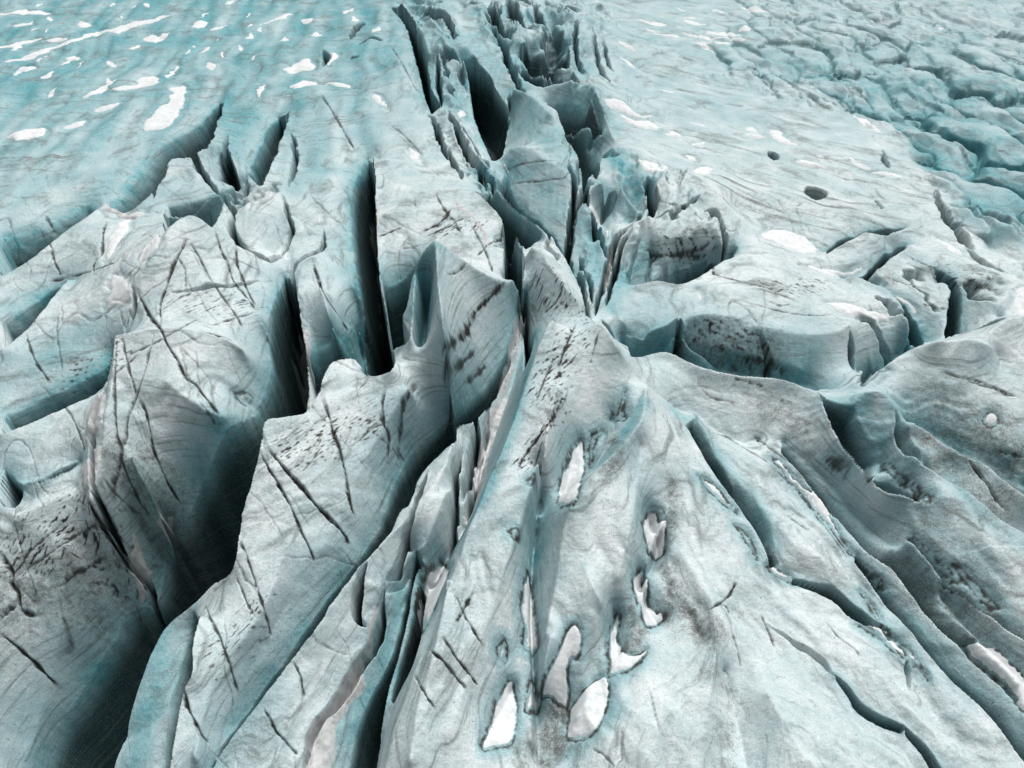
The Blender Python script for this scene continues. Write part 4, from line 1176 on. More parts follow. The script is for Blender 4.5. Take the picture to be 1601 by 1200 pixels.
# separate bodies of ice between the crevasses: name | label | outline on the ice x,y,height
BODY_TXT = """
ice_slope | broad pale ice slope rolling down into the long dark crevasses, leftmost bench above the others | -60,200,0 60,300,-0.3 150,300,-0.3 160,324,0.3 130,330,-1 75,355,-2 0,390,-2 -60,400,-2
ice_ridge | smooth long ice bench at the left edge, just below the big pale slope | -60,450,1 0,430,1 50,402,1.5 100,362,2 140,336,2.2 165,330,2 165,360,2 158,400,2 150,430,1.6 103,435,1 85,455,0.5 45,490,0 0,522,0 -60,540,0
ice_ridge | bulging ice bench at the left edge with one wandering dark crack | -60,565,1.5 0,548,1.5 40,517,1.5 65,487,1.8 82,462,1.8 103,437,1.3 150,432,1.6 185,410,2 200,450,3 180,510,3 168,548,1 150,580,0 110,608,0 60,632,0 0,658,0 -60,670,0
ice_ridge | low rounded blue ice bench at the left edge ending in a small black pocket | -60,690,1 0,678,1 60,652,1 110,630,1 165,602,1.2 170,600,0 150,640,0 130,690,0 127,722,0.3 100,736,0.3 70,752,0 36,758,0 0,740,0 -60,740,0
ice_slope | big grimy ice slab filling the lower left corner and sinking into the black chasm | -60,800,0 0,793,-0.5 25,795,-0.5 36,762,0 70,756,0.2 130,727,0.2 130,770,0 150,810,0 185,845,-2 205,905,-4 200,950,-6 170,1020,-8 120,1100,-10 60,1240,-10 -60,1240,-4
ice_block | tall cracked ice block with criss-cross dirt lines, left of the widest black chasm | 178,520,5 205,450,4.4 240,400,5.6 262,365,6.2 285,342,6.5 300,338,6.5 320,350,6 372,385,4.5 400,420,4 440,425,2.4 430,470,2 424,520,1 420,560,-2 392,635,-5 345,680,-6 320,730,-7 290,790,-7 255,850,-8 235,920,-8 212,940,-7 190,855,-3 150,800,0.4 135,778,1 150,740,2 160,680,3 172,600,4
ice_ridge | long cracked ice spine rising to the tallest sharp peak at the centre | 680,374,9.8 710,395,9 740,415,8 770,430,7 800,435,6 815,446,4 800,520,1 785,560,0 750,605,-1 700,650,-1 645,695,-1 615,750,-1 595,805,-1 555,868,-1 505,930,-1 455,1005,-1 405,1070,-1 355,1150,-1 320,1240,-1 262,1240,1.6 282,1090,2.4 298,1050,3 301,1000,3 312,960,2.6 330,915,1.4 360,895,3 372,850,4 378,800,4 395,740,5 405,690,6 415,662,6 440,650,6 478,640,5.5 495,610,6 505,580,6 520,560,6 540,555,6 555,560,5.5 570,582,5.6 590,583,5.6 615,570,6 640,531,6.2 628,500,6.5 635,480,7 645,430,8 655,400,9
ice_ledge | smooth teal ice ledge at the lower left between the black chasm and the long spine | 330,917,1 300,945,0 265,975,-1 245,1010,-1.5 225,1060,-2 205,1120,-2.5 172,1240,-3 252,1240,-2 262,1100,-2 282,1035,-2 292,990,-1.5 302,955,-1
ice_ridge | narrow splintered ice fins running beside the pinkish snow ribbon left of the big fan | 765,635,0.3 740,655,1 715,670,1.6 710,690,2 690,710,2 675,725,2 655,750,1.6 640,790,1.6 625,802,1.4 600,850,1.3 575,872,1.6 560,885,2 545,905,2 520,940,2 490,985,2 460,1025,1.6 420,1080,1.2 380,1130,0.8 335,1190,0.4 325,1240,0.3 462,1240,0.5 480,1150,0.5 520,1080,0.5 560,1010,0.5 590,962,0.5 600,900,0.8 640,860,0 665,865,1 690,850,0.5 725,822,-2 738,750,-1.6 748,700,-1 765,660,-0.5
ice_slope | great pale ice fan spreading from the central hub to the bottom edge | 860,497,7 838,550,6 815,620,5 790,690,4.5 760,760,4 735,820,3.5 715,880,3 690,950,2.5 670,1000,2 650,1040,2 635,1090,1.5 615,1150,1.5 600,1240,1 1462,1240,0.7 1435,1175,0.7 1408,1150,0.7 1370,1134,0.7 1335,1112,0.7 1325,1092,0.7 1305,1060,0.7 1262,1012,0.7 1195,970,0.8 1240,905,0.8 1220,880,0.8 1190,830,1 1150,770,1 1100,700,1.2 1060,640,1 1020,610,2.7 1000,592,3.4 965,540,6 940,503,6.8 905,512,6 880,505,6.4
ice_ridge | long grey ice ridge curving from the hub to the lower right, beside the fan | 1045,548,3 1100,575,2.8 1180,590,2.8 1240,602,3 1275,612,3.2 1290,640,3.2 1310,685,3 1340,722,3 1362,750,2.75 1385,770,2.7 1440,778,2.7 1480,778,2.9 1540,800,2.7 1570,840,2.45 1660,900,2 1660,1160,-1 1560,1082,-1 1500,1012,-1 1440,962,-1 1390,902,-1 1355,860,-1 1330,835,-1 1300,785,-1 1245,733,-0.7 1185,685,0 1105,665,0.6 1065,640,1 1020,605,2.7 1010,575,3.2
ice_ridge | ice ridge with a teal hollow flank and a knobbed bright summit | 1335,628,3.7 1350,610,4.2 1365,604,4.7 1390,606,4.7 1402,632,4.2 1416,668,3.7 1426,700,3.4 1445,728,2.4 1480,758,2.4 1520,790,2 1570,840,1 1540,802,2.7 1480,780,2.7 1440,776,1.5 1400,753,1 1368,742,0 1370,718,-1 1355,690,-1 1320,655,2 1300,632,2.7
ice_ridge | thin curved ice ridge directly in front of the domed ice mass | 1415,655,3.8 1430,662,3.65 1460,674,3.55 1485,697,3.5 1510,710,3.45 1545,727,3.2 1575,752,3.2 1660,800,3.2 1660,900,1 1570,840,1.2 1520,790,2.2 1480,758,2.5 1445,728,2.5 1428,700,3.4
ice_dome | broad rounded ice dome at the right edge with a lone round snow spot | 1345,602,2.7 1365,582,3.25 1390,563,3.5 1430,541,3.75 1460,531,5.2 1500,527,5.2 1540,535,5 1600,560,3.2 1660,580,3.2 1660,745,0 1570,725,-1 1530,705,-1 1490,685,0 1460,668,0 1425,655,1 1400,635,2
ice_block | wide smooth ice block beside the hub with a small oval snow patch | 1000,442,2.5 1030,436,2.5 1060,441,2.5 1090,431,2.5 1120,413,2.5 1150,402,2.5 1200,400,2.4 1270,430,2.2 1300,470,2.6 1330,500,3 1338,540,1.6 1337,597,0 1290,597,-1 1270,578,-1.5 1220,563,-2 1160,550,-2 1100,540,-2 1060,530,-2 1000,532,-1.5 975,530,-1 955,515,0 942,495,0 960,470,2
ice_block | squared ice block topped by a long white snow band | 1300,445,2.3 1330,440,2.2 1370,443,2.3 1398,460,2.5 1420,490,2.8 1422,522,0 1402,550,-1 1375,575,-2 1345,590,-2 1338,580,0 1340,540,2 1332,503,3 1305,470,2.6
ice_block | rounded layered ice block cut by a dark curved crevasse on its right side | 1345,428,2.2 1375,417,2.3 1395,402,2.5 1415,388,2.6 1438,405,2.4 1472,432,2.4 1486,460,2.4 1482,495,1.6 1478,530,1 1448,532,1 1428,505,2 1412,478,2.4 1398,460,2.6 1370,442,2.4
ice_block | layered ice block with dirty rim above the dome, rightmost of the blocks | 1420,385,2.4 1460,390,2.6 1520,420,2.8 1550,440,2.8 1560,470,2.6 1565,505,1 1540,520,1 1500,527,0.5 1478,530,1 1484,495,1.8 1488,460,2.4 1474,432,2.5 1450,414,2.5
ice_slab | lens-shaped grey ice slab between two arc crevasses on the right plain | 1292,396,1.6 1315,383,1.7 1350,367,1.8 1385,363,1.8 1418,354,1.5 1420,374,1.2 1400,379,1 1380,394,1 1365,408,1 1345,423,1 1318,429,1 1290,412,1.5
ice_block | dirt-streaked pale ice wall just right of the tall black slot | 583,240,3.8 620,248,3.4 660,258,3.2 690,262,3 720,300,4 760,350,4.2 785,400,4 788,436,3 770,450,3 740,440,3 700,420,3 648,405,3 625,428,1.5 600,440,1 594,440,2 590,400,3 588,350,3.2 586,300,3.4
ice_block | tongue-shaped ice block with one dark crack, left of the tall black slot | 490,397,3 470,412,3 463,460,3 466,500,2 476,540,1 492,580,-1 520,590,-3 560,575,-2 572,540,1 574,500,0 568,450,1.5 562,400,2 540,400,3
ice_slope | smooth convex ice shoulder above the tall black slot, crossed by a thin straight crack | 455,180,1.4 520,120,1.4 600,100,1.6 640,110,2 660,160,2.4 690,230,2.8 690,260,3 640,252,3.2 583,238,3 572,236,2 558,300,2.2 560,395,2.2 500,392,2.8 460,300,2.4
ice_block | small pale ice block wedged between cracks beside a white snow sliver | 452,335,2.2 470,345,2 500,355,1.6 500,382,1.4 478,406,1.5 460,416,1.6 440,410,1 442,370,1.6
ice_block | slim leaning ice block with rounded top above the cracked block | 408,290,4.5 430,308,3.6 445,328,3 450,355,2 436,398,1.4 425,416,1.4 390,404,1.8 374,378,2.2 376,340,2.6 388,300,3
ice_block | small ice pinnacle just below the shadowed pocket at the upper left | 262,256,3 275,249,3 305,246,2.4 318,284,1.5 342,306,1.2 320,312,2 290,320,2.5 262,335,3 240,320,2.6 248,285,2.8
ice_fin | curved teal ice face with a sharp crest, tallest of the shattered zone | 733,98,2.5 790,130,2.6 830,150,3 860,175,3.6 885,212,4 905,250,4 915,280,3.2 890,272,2 850,246,2 805,222,2 785,228,1.4 770,235,0.6 750,195,1
ice_fin | layered ice fin with a snow-edged crest in front of the curved teal face | 785,233,3 805,226,4 830,232,4.2 850,248,4.2 880,266,4 895,290,3.2 893,330,2 886,380,1.4 860,362,1.6 820,320,1.8 795,275,2
ice_lump | rounded deep-turquoise ice lobe, the most vivid of all, above the hub | 940,232,2.2 960,226,2.8 975,233,2.8 985,250,2.4 1000,285,1.8 1012,318,0.6 990,335,0.8 985,310,2 965,288,2.4 945,278,2.4 935,265,1.6
ice_block | pale teal ice block with flat pointed top beside a snow strip | 920,300,2.5 945,280,3.6 965,290,3.2 985,310,2.6 997,326,2 985,352,0.6 965,380,0 950,365,0.8 932,330,1.8
ice_block | narrow banded ice wedge standing at the mouth of the hub | 916,315,3.2 926,320,3.1 940,360,2 950,400,0.8 944,440,0.6 930,490,0 915,460,0 905,420,0.6 898,370,1.4
ice_block | banded ice block with slanting layers, below the snowy right plain | 1020,300,3 1045,261,3.8 1080,270,3.2 1110,300,3.2 1127,316,3.2 1150,370,2.4 1150,398,1.6 1132,372,2.4 1112,342,3 1090,334,1.8 1060,350,1.4 1020,358,1 1016,330,1.6
ice_block | jagged dirty ice block with a small spike at its left end | 1013,336,4 1025,366,3 1075,366,2.8 1100,341,3.4 1112,346,3.2 1132,376,2.6 1140,396,1.4 1120,406,1 1090,403,0.8 1060,411,0.8 1030,427,0.8 990,445,0.6 955,470,-0.4 945,490,-0.6 955,440,0 975,400,0 1000,355,0.8
ice_fin | dark-sided pointed ice fin with black grit stripes just behind the hub | 830,385,6 845,390,5.6 865,420,5.4 890,450,5 912,480,3.6 917,500,1 900,505,2 870,495,3 840,480,3 822,455,3 818,410,4.4
"""
for k_, l_ in enumerate(lines(BODY_TXT), 1):
    nm_, lb_, ol_ = [q.strip() for q in l_.split('|')]
    P_, h_ = parse(ol_)
    BODIES.append((nm_, lb_, nm_.replace('_', ' '), None))
    w_ = window(P_, 1)
    if w_ is None: continue
    jx, jy = X[w_] + 0.10 * brk[w_], Y[w_] + 0.10 * brk[w_]
    s_ = ids[w_]
    s_[inside(P_, jx, jy) & (s_ == 0)] = k_
# seracs of the icefall: each cell is a body of its own
base_id = 1000
sub = ids[wF]
cells = np.unique(cid[mF])
serac = {}
for k in cells:
    m = (cid == k) & mF & (dF > 0.6)
    n = int(m.sum())
    if n < 60: continue
    cx, cy = float(xF[m].mean()), float(yF[m].mean())
    z = -(cy * SP * -1) if False else None
    depth_c = cy * CP + CAM_H * SP
    pu = (IW - 1) / 2 + FPX * cx / depth_c
    pv = (IH - 1) / 2 - FPX * ((cy * SP - CAM_H * CP) / depth_c)
    if not (-20 < pu < 1620 and 45 < pv < 1200): continue
    serac[base_id] = (pu, pv)
    sub[m] = np.where(sub[m] == 0, base_id, sub[m])
    base_id += 1

# snow lying in the hollows: label | outline in sight from the observer
SNOW_TXT = """
big ragged white snowfield with a pointed foot above the first shadowed pocket | 285,132 292,140 288,165 275,190 250,203 220,205 235,178 250,165 268,145 262,138
long white snow patch with a dark lower lip, farthest left on the smooth slope | 10,215 25,205 50,200 74,200 70,210 45,217 20,220
smooth oval snow patch just right of the dark-lipped one | 93,200 110,190 137,186 130,195 105,204
thin fading snow streak on the smooth slope, pointing up and right | 140,172 160,165 185,158 180,168 155,175
two-lobed snow patch directly left of the big ragged snowfield | 175,137 210,128 225,118 245,118 250,127 235,135 205,140 180,142
small pointed snow patch just above the big ragged snowfield | 255,120 270,105 282,100 278,110 262,123
longest white snow ribbon, slanting right across the smooth slope | 0,97 40,85 100,65 140,50 180,42 200,35 240,27 270,20 272,22 230,38 195,47 185,54 170,50 120,65 90,75 50,92 10,98
flat snow streak touching the left edge near the top corner | -5,20 40,15 75,18 75,23 30,22 -5,24
tapering snow streak at the left edge above the longest ribbon | -5,72 40,62 75,56 60,63 25,73 -5,75
chunky white snow patch above the longest ribbon | 116,38 130,32 142,35 142,41 125,43
notched snow patch right below the end of the longest ribbon | 220,62 235,52 250,57 250,62 235,66
low snow lens near the left edge between two streaks | 18,37 45,33 55,36 40,40 20,41
oval snow patch below the longest ribbon near the left edge | 25,105 45,101 57,106 45,111 28,111
small round snow patch tucked under the middle of the longest ribbon | 72,60 90,56 105,60 95,66 75,65
narrow snow lens below the longest ribbon, right of the oval patch | 98,92 115,86 126,90 110,95
slim bright sliver of snow on the slope with dim ice around it | 55,152 75,147 93,144 70,150 58,154
angular snow patch curving round an ice bump at the upper middle | 440,107 462,98 475,90 486,92 492,108 470,112 452,116
white snow patch at the head of the convex ice shoulder | 450,135 470,125 495,127 490,133 460,138
thin snow crescent on the crown of the convex ice shoulder | 495,130 530,128 558,138 540,136 515,133
snow tongue leading into the second shadowed pocket | 437,168 450,148 458,145 448,162 440,170
short thick snow patch left of the convex shoulder | 400,135 415,132 410,148 400,153
winding snow strip at the very top left of the shattered zone | 403,38 430,27 455,18 455,25 420,35 405,42
upright oval of snow in a dark melt hollow at the upper middle | 510,102 515,85 524,80 526,92 518,102
soft slanting snow smear low on the convex shoulder | 577,150 590,145 605,165 608,172 592,165
crooked white snow seam down the trench at the top centre | 657,88 663,90 662,120 668,145 675,165 668,162 660,140 655,115
small snow dash on the ridge right of the crooked seam | 683,112 687,105 690,110 689,120 685,121
snow dab above the parallel cracks of the shattered zone | 648,158 655,157 662,180 655,177
bright egg-shaped snow spot in the shattered zone | 712,168 722,170 728,180 720,184 713,178
snow oval on the ice wall right of the tall black slot | 632,228 645,230 658,250 655,258 640,245
snow sliver along the crest of the layered fin | 780,250 795,258 805,275 800,285 788,270
upright snow sliver inside a crack of the shattered zone | 670,210 678,212 683,232 676,235
large fan-shaped snow patch at the left end of the right plain | 942,150 968,155 985,168 1000,178 1022,178 1022,184 995,185 970,176 948,163
tapering snow band just below the fan-shaped patch on the right plain | 967,178 990,185 1020,190 1030,203 1000,200 975,190
snow drift lodged above the banded block on the right plain | 985,245 1010,250 1042,258 1042,265 1015,270 1000,262
small hooked snow patch near the fan-shaped one | 1030,207 1055,205 1065,215 1045,212
bright leaf-shaped snow patch on the right plain | 1077,230 1090,220 1108,219 1095,227 1080,231
snow patch in front of the banded block on the right plain | 1080,263 1100,258 1118,264 1110,271 1085,270
snow dab between the leaf-shaped patch and the banded block | 1067,240 1080,242 1092,252 1075,250
small snow patch left of the fat white one on the right plain | 1155,197 1175,198 1185,207 1170,205
fat white snow patch in the middle of the right plain | 1200,200 1215,200 1232,215 1247,225 1230,226 1205,215
slanting snow strip above the dark melt hole | 1240,250 1270,250 1298,265 1280,265 1250,258
small snow pill right of the dark melt hole | 1310,272 1325,268 1335,275 1320,278
long thin snow strip ending near the icefall | 1360,268 1390,266 1435,278 1400,275 1362,272
biggest snow patch of the right plain, above the arc crevasses | 1186,365 1210,358 1245,362 1268,375 1277,395 1250,395 1225,385 1195,375
boat-shaped snow patch below the lens-shaped slab | 1252,412 1290,417 1320,420 1347,412 1340,425 1310,433 1280,425
long white snow band on top of the squared block | 1290,472 1320,472 1360,483 1392,492 1390,505 1355,502 1310,488
spindle of snow on the ice above the dirty-rimmed block | 1457,365 1480,378 1502,392 1500,398 1475,388
snow wedge filling the crack beside the rounded layered block | 1395,455 1410,462 1435,485 1430,493 1415,485 1402,468
small oval snow patch on the wide smooth block | 1083,455 1092,452 1100,465 1097,475 1087,467
snow corner at the right edge above the dome | 1585,455 1605,447 1605,495 1580,482
lone round snow spot on the broad dome | 1540,645 1552,641 1563,648 1562,660 1548,665 1537,657
snow in the cleft between the squared block and the dome | 1345,592 1370,578 1385,573 1365,590 1350,600
small snow dash on the flank of the nearest right-hand ridge | 1300,712 1310,710 1325,725 1330,735 1312,725
snow bank in the hollow between the first and second right-hand ridges | 1376,724 1390,720 1405,732 1440,765 1455,777 1440,777 1415,757 1396,740
long snow ribbon along the foot of the nearest right-hand ridge | 1208,713 1220,720 1233,738 1258,763 1288,783 1298,808 1323,848 1338,873 1353,888 1378,908 1383,923 1363,908 1328,863 1298,823 1273,793 1238,753 1213,723
pale snow swath across the back of the nearest right-hand ridge | 1420,840 1435,840 1465,870 1500,905 1505,915 1480,900 1445,870
large snow patch with a torn upper edge by the lower right edge | 1505,1010 1530,1003 1555,1010 1580,1035 1605,1070 1605,1112 1575,1085 1545,1050 1515,1030
tapered snow strip above the torn-edged patch, lower right | 1490,880 1510,890 1540,930 1560,950 1530,935
narrow snow strip on the lip of the dark lower right trough | 1346,926 1361,941 1386,981 1426,1016 1446,1051 1426,1036 1401,1006 1371,966
thin snow seam beside the lower right trough | 1345,975 1380,985 1410,1010 1430,1040 1450,1060 1410,1025 1380,1000
snow scoop with a bitten top edge in the middle of the great fan | 1005,810 1018,800 1030,812 1043,812 1040,835 1038,865 1018,870 1012,850 1004,825
ragged snow streak below the bitten scoop on the great fan | 990,900 1000,897 1015,905 1016,935 1022,950 1043,957 1035,970 1012,980 1000,950 990,920
J-shaped snow rim round a grey puddle hollow on the great fan | 965,950 972,960 970,1000 980,1022 1000,1020 1012,1012 1010,1022 985,1045 955,1055 950,1045 952,1000
tall irregular white snow patch low on the great fan | 885,985 900,975 911,985 908,1020 893,1030 890,1060 885,1110 865,1090 850,1085 852,1060 870,1020
plump oval snow patch low on the great fan, beside the tall irregular one | 890,1110 905,1085 930,1065 945,1058 953,1070 950,1100 930,1140 910,1155 885,1150
slim upright snow sliver in the left gully of the great fan | 818,910 830,905 835,950 840,1015 820,1015 817,980 812,950
small blunt snow patch under the slim sliver | 828,1065 848,1075 845,1105 835,1117 822,1105
leaning white snow patch nearest the bottom edge on the great fan | 790,1062 800,1070 810,1110 800,1160 780,1170 757,1172 765,1130 775,1090
little teardrop of snow above the leaning patch | 777,1005 787,995 793,1010 788,1033 777,1025
smooth upright snow tongue near the top of the great fan | 895,695 912,688 914,720 905,770 888,785 872,785 875,760 885,720
thin snow edging on a hollow just below the hub | 957,640 965,645 972,625 978,610 975,640 980,652 960,655
thin broken snow edge right of the smooth upright tongue | 928,675 940,672 930,700 925,725 920,728
tiny snow bead at the head of the left gully | 825,748 837,740 838,748 828,758
tiny snow bead in the left gully above the slim sliver | 798,825 808,820 812,830 805,840 799,835
snow strip down the shallow channel right of the great fan | 1096,746 1111,751 1131,771 1151,796 1146,796 1126,781 1106,761
speckled snow fragment lower in the same channel as the strip | 1148,819 1158,824 1178,849 1185,874 1173,854
snow fragment at the upper end of the small lower right crevasse | 1200,885 1215,885 1235,900 1240,910 1215,900
tapering snow blade along the teal trough left of the great fan | 675,890 685,880 698,882 698,900 685,935 672,965 655,995 645,1015 650,990 660,960 665,920
tiny white snow cap at the tip of the cracked block by the chasm | 365,615 380,610 395,620 380,630
snow strip down the edge of the flat pointed block | 915,312 925,315 938,340 943,360 935,350 922,330
white snow plug at the foot of the flat pointed block | 943,357 953,357 955,372 945,375
little snow fleck in the gap left of the small wedged block | 440,378 452,372 450,395 462,425 465,445 455,435 447,415 440,400
oval snow bead above the small wedged block | 490,322 498,325 504,345 500,352 492,345
broad white snow band left of the cracked block's head | 172,360 185,348 205,340 200,360 180,390 165,410 163,385
jagged star-shaped snow patch at the cracked block's left shoulder | 165,440 180,425 200,435 208,445 215,465 195,478 180,485 165,480 162,472 172,455
ragged snow scrap beside the round head of the cracked block | 215,395 235,375 250,365 250,385 235,400 222,420 218,410
snow streak near the top edge of the right plain | 1060,30 1090,32 1105,38 1080,38
snow streak left of the small dark notch on the right plain | 1050,50 1090,52 1130,62 1100,62
pointed snow patch at the head of the right plain near the icefall | 1150,45 1165,38 1175,47 1155,49
thin long snow streak under the pointed patch | 1098,48 1140,50 1160,52 1150,56 1105,53
slanting snow streak across the upper right plain | 1100,57 1140,66 1160,72 1130,69
short white snow mark among the upper seracs | 1460,42 1480,42 1495,46 1470,47
lens of snow at the brink of the dark serac, top right | 1330,180 1355,185 1380,205 1372,207 1345,195
"""
OLD_TXT = """
pinkish old snow ribbon sunk in the long trench left of the great fan | 805,485 818,475 820,500 812,545 800,590 790,640 775,680 765,720 755,760 738,790 732,820 722,820 722,800 732,770 745,720 752,680 765,650 780,610 790,560 798,520
brownish snow column wedged upright in the chasm right of the cracked block | 468,520 485,518 488,560 487,600 490,640 478,640 470,590
narrow dusty snow strip hanging down inside the tall black slot | 580,335 592,330 593,370 594,450 597,510 595,540 588,540 588,480 586,420 580,370
dusty snow wedge on the left edge of the cracked block, the upper of two | 160,610 165,600 163,640 160,675 145,695 133,690 133,660 145,630
dusty snow wedge on the left edge of the cracked block, the lower of two | 145,700 160,698 158,740 145,760 128,768 128,740 135,720
forked dusty snow at the lip of the first shadowed pocket | 160,315 175,325 200,335 215,330 225,335 200,345 175,335 160,328
knobbly brown snow mass clinging in the mouth of the black chasm | 200,840 225,825 265,805 282,805 282,820 255,835 230,845 225,870 238,895 235,920 220,945 205,910 200,880
dusty snow strip along the shattered trench right of the dirt-streaked wall | 700,300 735,330 760,360 764,385 752,370 740,345 715,325
broad grey snow slab beside the teal trough at the bottom | 580,950 595,945 590,975 583,1005 570,1040 573,1078 550,1100 535,1130 515,1215 468,1215 490,1150 510,1100 530,1060 560,1020
twisting dusty snow seam leading down into the hub | 955,388 967,385 960,410 955,440 948,470 942,500 936,500 942,465 945,430 950,405
crumbly dusty snow lump in the splintered fins | 595,915 605,905 618,900 618,915 605,926 596,926
"""
for l_ in lines(SNOW_TXT):
    P_ = sight(ccurve(pts2(l_.split('|')[1])))
    med_ = np.median(P_, 0); P_ = P_[np.hypot(*(P_ - med_).T) < 60]
    pm_ = float(np.interp(med_[1], ys, PXM))
    w_ = window(P_, 12 * pm_)
    if w_ is None: continue
    x_, y_ = X[w_] + 4.0 * pm_ * warpx[w_] + 0.15 * brk[w_], Y[w_] + 4.0 * pm_ * warpy[w_] + 0.15 * brk[w_]
    D_ = dist(np.concatenate([P_, P_[:1]]), x_, y_)
    in_ = inside(P_, x_, y_)
    Hm[w_] -= np.where(in_, 0.30, 0.30 * np.exp(-(D_ / (5 * pm_)) ** 2)) * min(1.0, 0.5 + pm_ * 4)   # snow survives in hollows
    k_ = sstep((62 - med_[1]) / 15)                             # grit gathers along the melting edge, plainest on the fan
    dirt[w_] = np.maximum(dirt[w_], 0.85 * k_ * np.clip(1.5 - D_ / (1.9 * pm_) + 1.6 * brk[w_] - 0.35, 0, 1))
    wash[w_] = np.clip(np.maximum(wash[w_], (0.25 + 0.4 * k_) * np.exp(-(D_ / (6 * pm_)) ** 2) * (0.8 + 0.8 * brk[w_])), 0, 1)
    blue[w_] = np.maximum(blue[w_], 0.55 * k_ * np.exp(-(D_ / (16 * pm_)) ** 2))
MASK = np.stack([blue, np.clip(dirt, 0, 1), np.clip(wash, 0, 1), np.ones_like(blue)], -1)
pit_shade = np.clip(pit_shade, 0, 1)
VID = np.arange(NR * NC).reshape(NR, NC)
FACES = np.stack([VID[:-1, :-1], VID[:-1, 1:], VID[1:, 1:], VID[1:, :-1]], -1).reshape(-1, 4)
FID = ids[:-1, :-1].ravel()
VERT = np.stack([X, Y, Hm], -1).reshape(-1, 3)
MASKF = MASK.reshape(-1, 4); PIT_SHADEF = pit_shade.ravel()

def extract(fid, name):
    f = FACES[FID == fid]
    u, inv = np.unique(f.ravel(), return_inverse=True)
    return grid_mesh(name, VERT[u], inv.reshape(-1, 4), ICE, (MASKF[u], PIT_SHADEF[u]))

glacier = extract(0, 'glacier_surface'); tag(glacier, kind='structure')
for i, (name, label, cat, group) in enumerate(BODIES, 1):
    if (FID == i).sum() > 20:
        tag(extract(i, name), label, cat, group)
for i, (pu, pv) in serac.items():
    if (FID == i).sum() > 20:
        tag(extract(i, 'serac'), 'rounded turquoise ice lump in the broken icefall at the upper right', 'serac', 'seracs of the icefall')

# the glacier beyond the surveyed part, out to the horizon
ring = np.concatenate([VID[0, :], VID[1:, -1], VID[-1, -2::-1], VID[-2:0:-1, 0]])[::6]
R0 = VERT[ring].copy()
cen = np.array([0, 120.0])
layers = [R0]
for k in (1.25, 2.0, 4.0, 9.0):
    Q = R0.copy(); Q[:, :2] = cen + (R0[:, :2] - cen) * k
    Q[:, 2] = 0.5 * pnoise(Q[:, 0] / 30, Q[:, 1] / 30, 71)
    layers.append(Q)
n = len(ring); F = []
for k in range(len(layers) - 1):
    i = np.arange(n); j = (i + 1) % n
    F.append(np.stack([k * n + i, (k + 1) * n + i, (k + 1) * n + j, k * n + j], 1))
V = np.concatenate(layers); F = np.concatenate(F)
mk = np.zeros((len(V), 4)); mk[:, 0] = 0.3; mk[:, 2] = 0.25; mk[:, 3] = 1
tag(grid_mesh('glacier_plain', V, F, ICE, (mk, np.zeros(len(V)))), kind='structure')

# ------------------------------------------------------------------ snow
def snow(poly_px, label, group=None, t=0.22, mat=None, name='snow_patch', fill=0, cat='snow patch', plan_pts=None):
    P = ccurve(plan_pts) if plan_pts is not None else sight(ccurve(np.asarray(poly_px, float)))
    med = np.median(P, 0); pm = float(np.interp(med[1], ys, PXM))
    good = np.hypot(*(P - med).T) < 60
    P = P[good]
    if len(P) < 4: return None
    w = window(P, 4 * pm)
    if w is None: return None
    x, y = X[w], Y[w]
    gr_ = 0.015 * grain[w]
    xs_, ys_ = x + 4.0 * pm * warpx[w] + 0.15 * brk[w] + gr_, y + 4.0 * pm * warpy[w] + 0.15 * brk[w] - gr_
    sd = dist(np.concatenate([P, P[:1]]), xs_, ys_) * np.where(inside(P, xs_, ys_), 1, -1)
    keep = sd > -2.2 * pm
    if keep.sum() < 7: return None
    seed_ = np.unravel_index(np.argmax(np.where(keep, sd, -9)), sd.shape)       # one connected patch
    g_ = np.zeros_like(keep); g_[seed_] = True
    while True:
        n_ = g_.copy(); n_[1:] |= g_[:-1]; n_[:-1] |= g_[1:]; n_[:, 1:] |= n_[:, :-1].copy(); n_[:, :-1] |= n_[:, 1:].copy(); n_ &= keep
        if n_.sum() == g_.sum(): break
        g_ = n_
    keep = g_
    e = max(3.5 * pm, 0.2)
    h = Hm[w]
    if fill:
        hb = blur(h.astype(np.float64), fill)
        h = h + (np.maximum(hb, h) - h) * sstep(sd / (2 * e))
    t = t * min(1.0, 0.12 + float(sd.max()) / 1.4)
    z = h + t * sstep((sd + 0.5 * e) / (3 * e)) - 0.06 - 0.10 * sstep(-sd / e) + 0.03 * rough[w]
    idx = np.cumsum(keep.ravel()).reshape(keep.shape) - 1
    q = keep[:-1, :-1] & keep[:-1, 1:] & keep[1:, 1:] & keep[1:, :-1]
    if q.sum() < 4: return None
    F = np.stack([idx[:-1, :-1][q], idx[:-1, 1:][q], idx[1:, 1:][q], idx[1:, :-1][q]], 1)
    V = np.stack([x[keep], y[keep], z[keep]], 1)
    o = grid_mesh(name, V, F, mat or SNOW)
    a_ = o.data.attributes.new('snow_depth', 'FLOAT', 'POINT'); a_.data.foreach_set('value', sstep(sd / min(7 * pm, 0.45 * float(sd.max()) + 0.02))[keep].astype(np.float32))
    return tag(o, label, cat, group)
for l_ in lines(SNOW_TXT):
    lb_, o_ = [q.strip() for q in l_.split('|')]
    snow(pts2(o_), lb_, 'snow patches on the ice', 0.22)
for l_ in lines(OLD_TXT):
    lb_, o_ = [q.strip() for q in l_.split('|')]
    snow(pts2(o_), lb_, 'old dusty snow in the crevasses', 0.35, SNOW_OLD, 'old_snow', fill=30, cat='old snow')
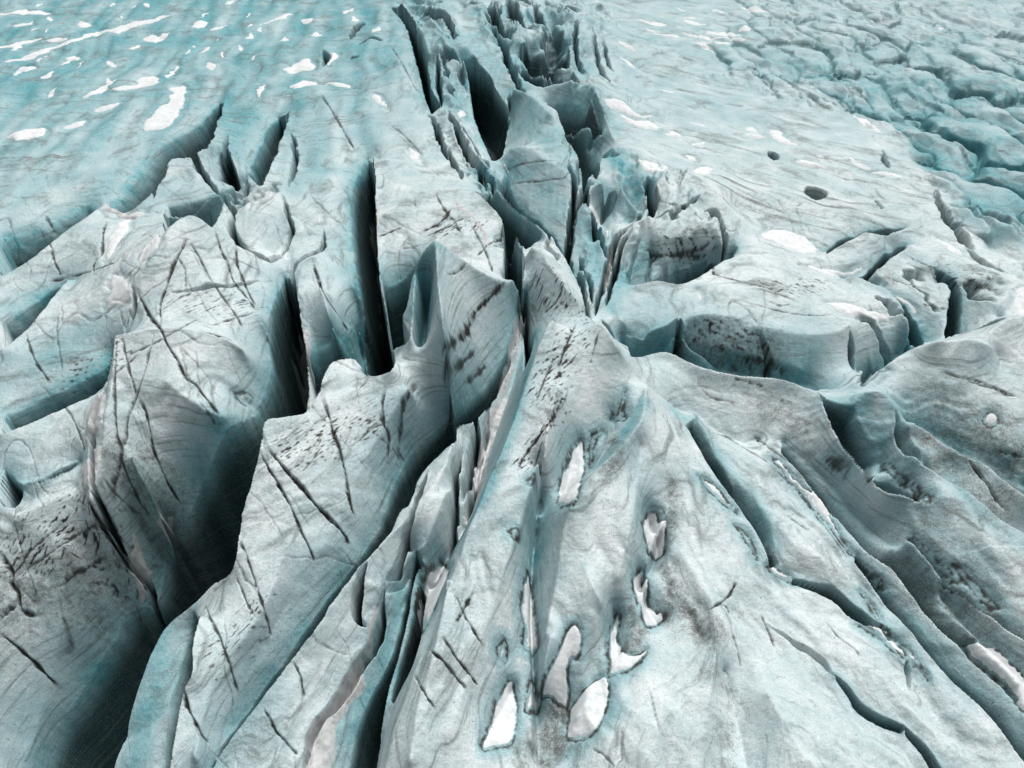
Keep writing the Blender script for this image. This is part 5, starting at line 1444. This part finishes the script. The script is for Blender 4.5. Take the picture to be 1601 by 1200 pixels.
def flecks(seed, n, region, ang, smin, smax, label, group, asp=2.6):
    r = np.random.RandomState(seed); R = np.array(region, float); k = 0
    lo, hi = R.min(0), R.max(0)
    while k < n:
        p = lo + r.rand(2) * (hi - lo)
        if not inside(R, np.array(p[0]), np.array(p[1])): continue
        k += 1
        # a shallow hollow filled with snow: sizes in metres on the ground
        L = smin + (smax - smin) * r.rand() ** 2.2; B = L / asp * (0.6 + 0.7 * r.rand())
        c = plan([p[0]], [p[1]], [0.2])[0]
        th = np.linspace(0, 2 * np.pi, 9)[:-1]
        rr = 0.65 + 0.6 * r.rand(8)
        q = np.stack([np.cos(th) * L * rr, np.sin(th) * B * rr], 1) * 0.5
        a = ang + 0.25 * r.randn()
        q = c + np.stack([q[:, 0] * math.cos(a) - q[:, 1] * math.sin(a), q[:, 0] * math.sin(a) + q[:, 1] * math.cos(a)], 1)
        snow(None, label, group, 0.14, name='snow_fleck', cat='snow fleck', plan_pts=q)
flecks(3, 140, [(0, 0), (620, 0), (600, 60), (480, 100), (300, 110), (160, 150), (0, 130)], flow_left, 3.0, 9.0,
       'small white snow fleck strewn over the smooth ice slope at the upper left', 'snow flecks on the upper left slope', 3.0)
flecks(4, 60, [(930, 60), (1060, 110), (1250, 170), (1380, 230), (1420, 300), (1200, 240), (1060, 210), (960, 140)], flow_right, 1.8, 6,
       'small white snow fleck scattered over the pale right plain', 'snow flecks on the right plain', 3.0)
flecks(5, 46, [(930, 0), (1200, 0), (1150, 60), (1040, 90), (930, 60)], flow_right, 3.0, 10,
       'small white snow fleck on the far plain near the top edge, left of the icefall', 'snow flecks on the far plain', 3.2)
flecks(6, 32, [(640, 40), (700, 60), (860, 130), (900, 200), (800, 250), (700, 260), (650, 120)], flow_fan, 0.9, 2.4,
       'tiny snow fleck caught among the shattered ice fins at the top centre', 'snow flecks among the fins', 2.4)
flecks(7, 20, [(1330, 20), (1600, 30), (1600, 120), (1480, 80), (1340, 60)], flow_right, 1.0, 6,
       'small snow streak between the turquoise seracs near the top right', 'snow streaks among the seracs', 3.5)
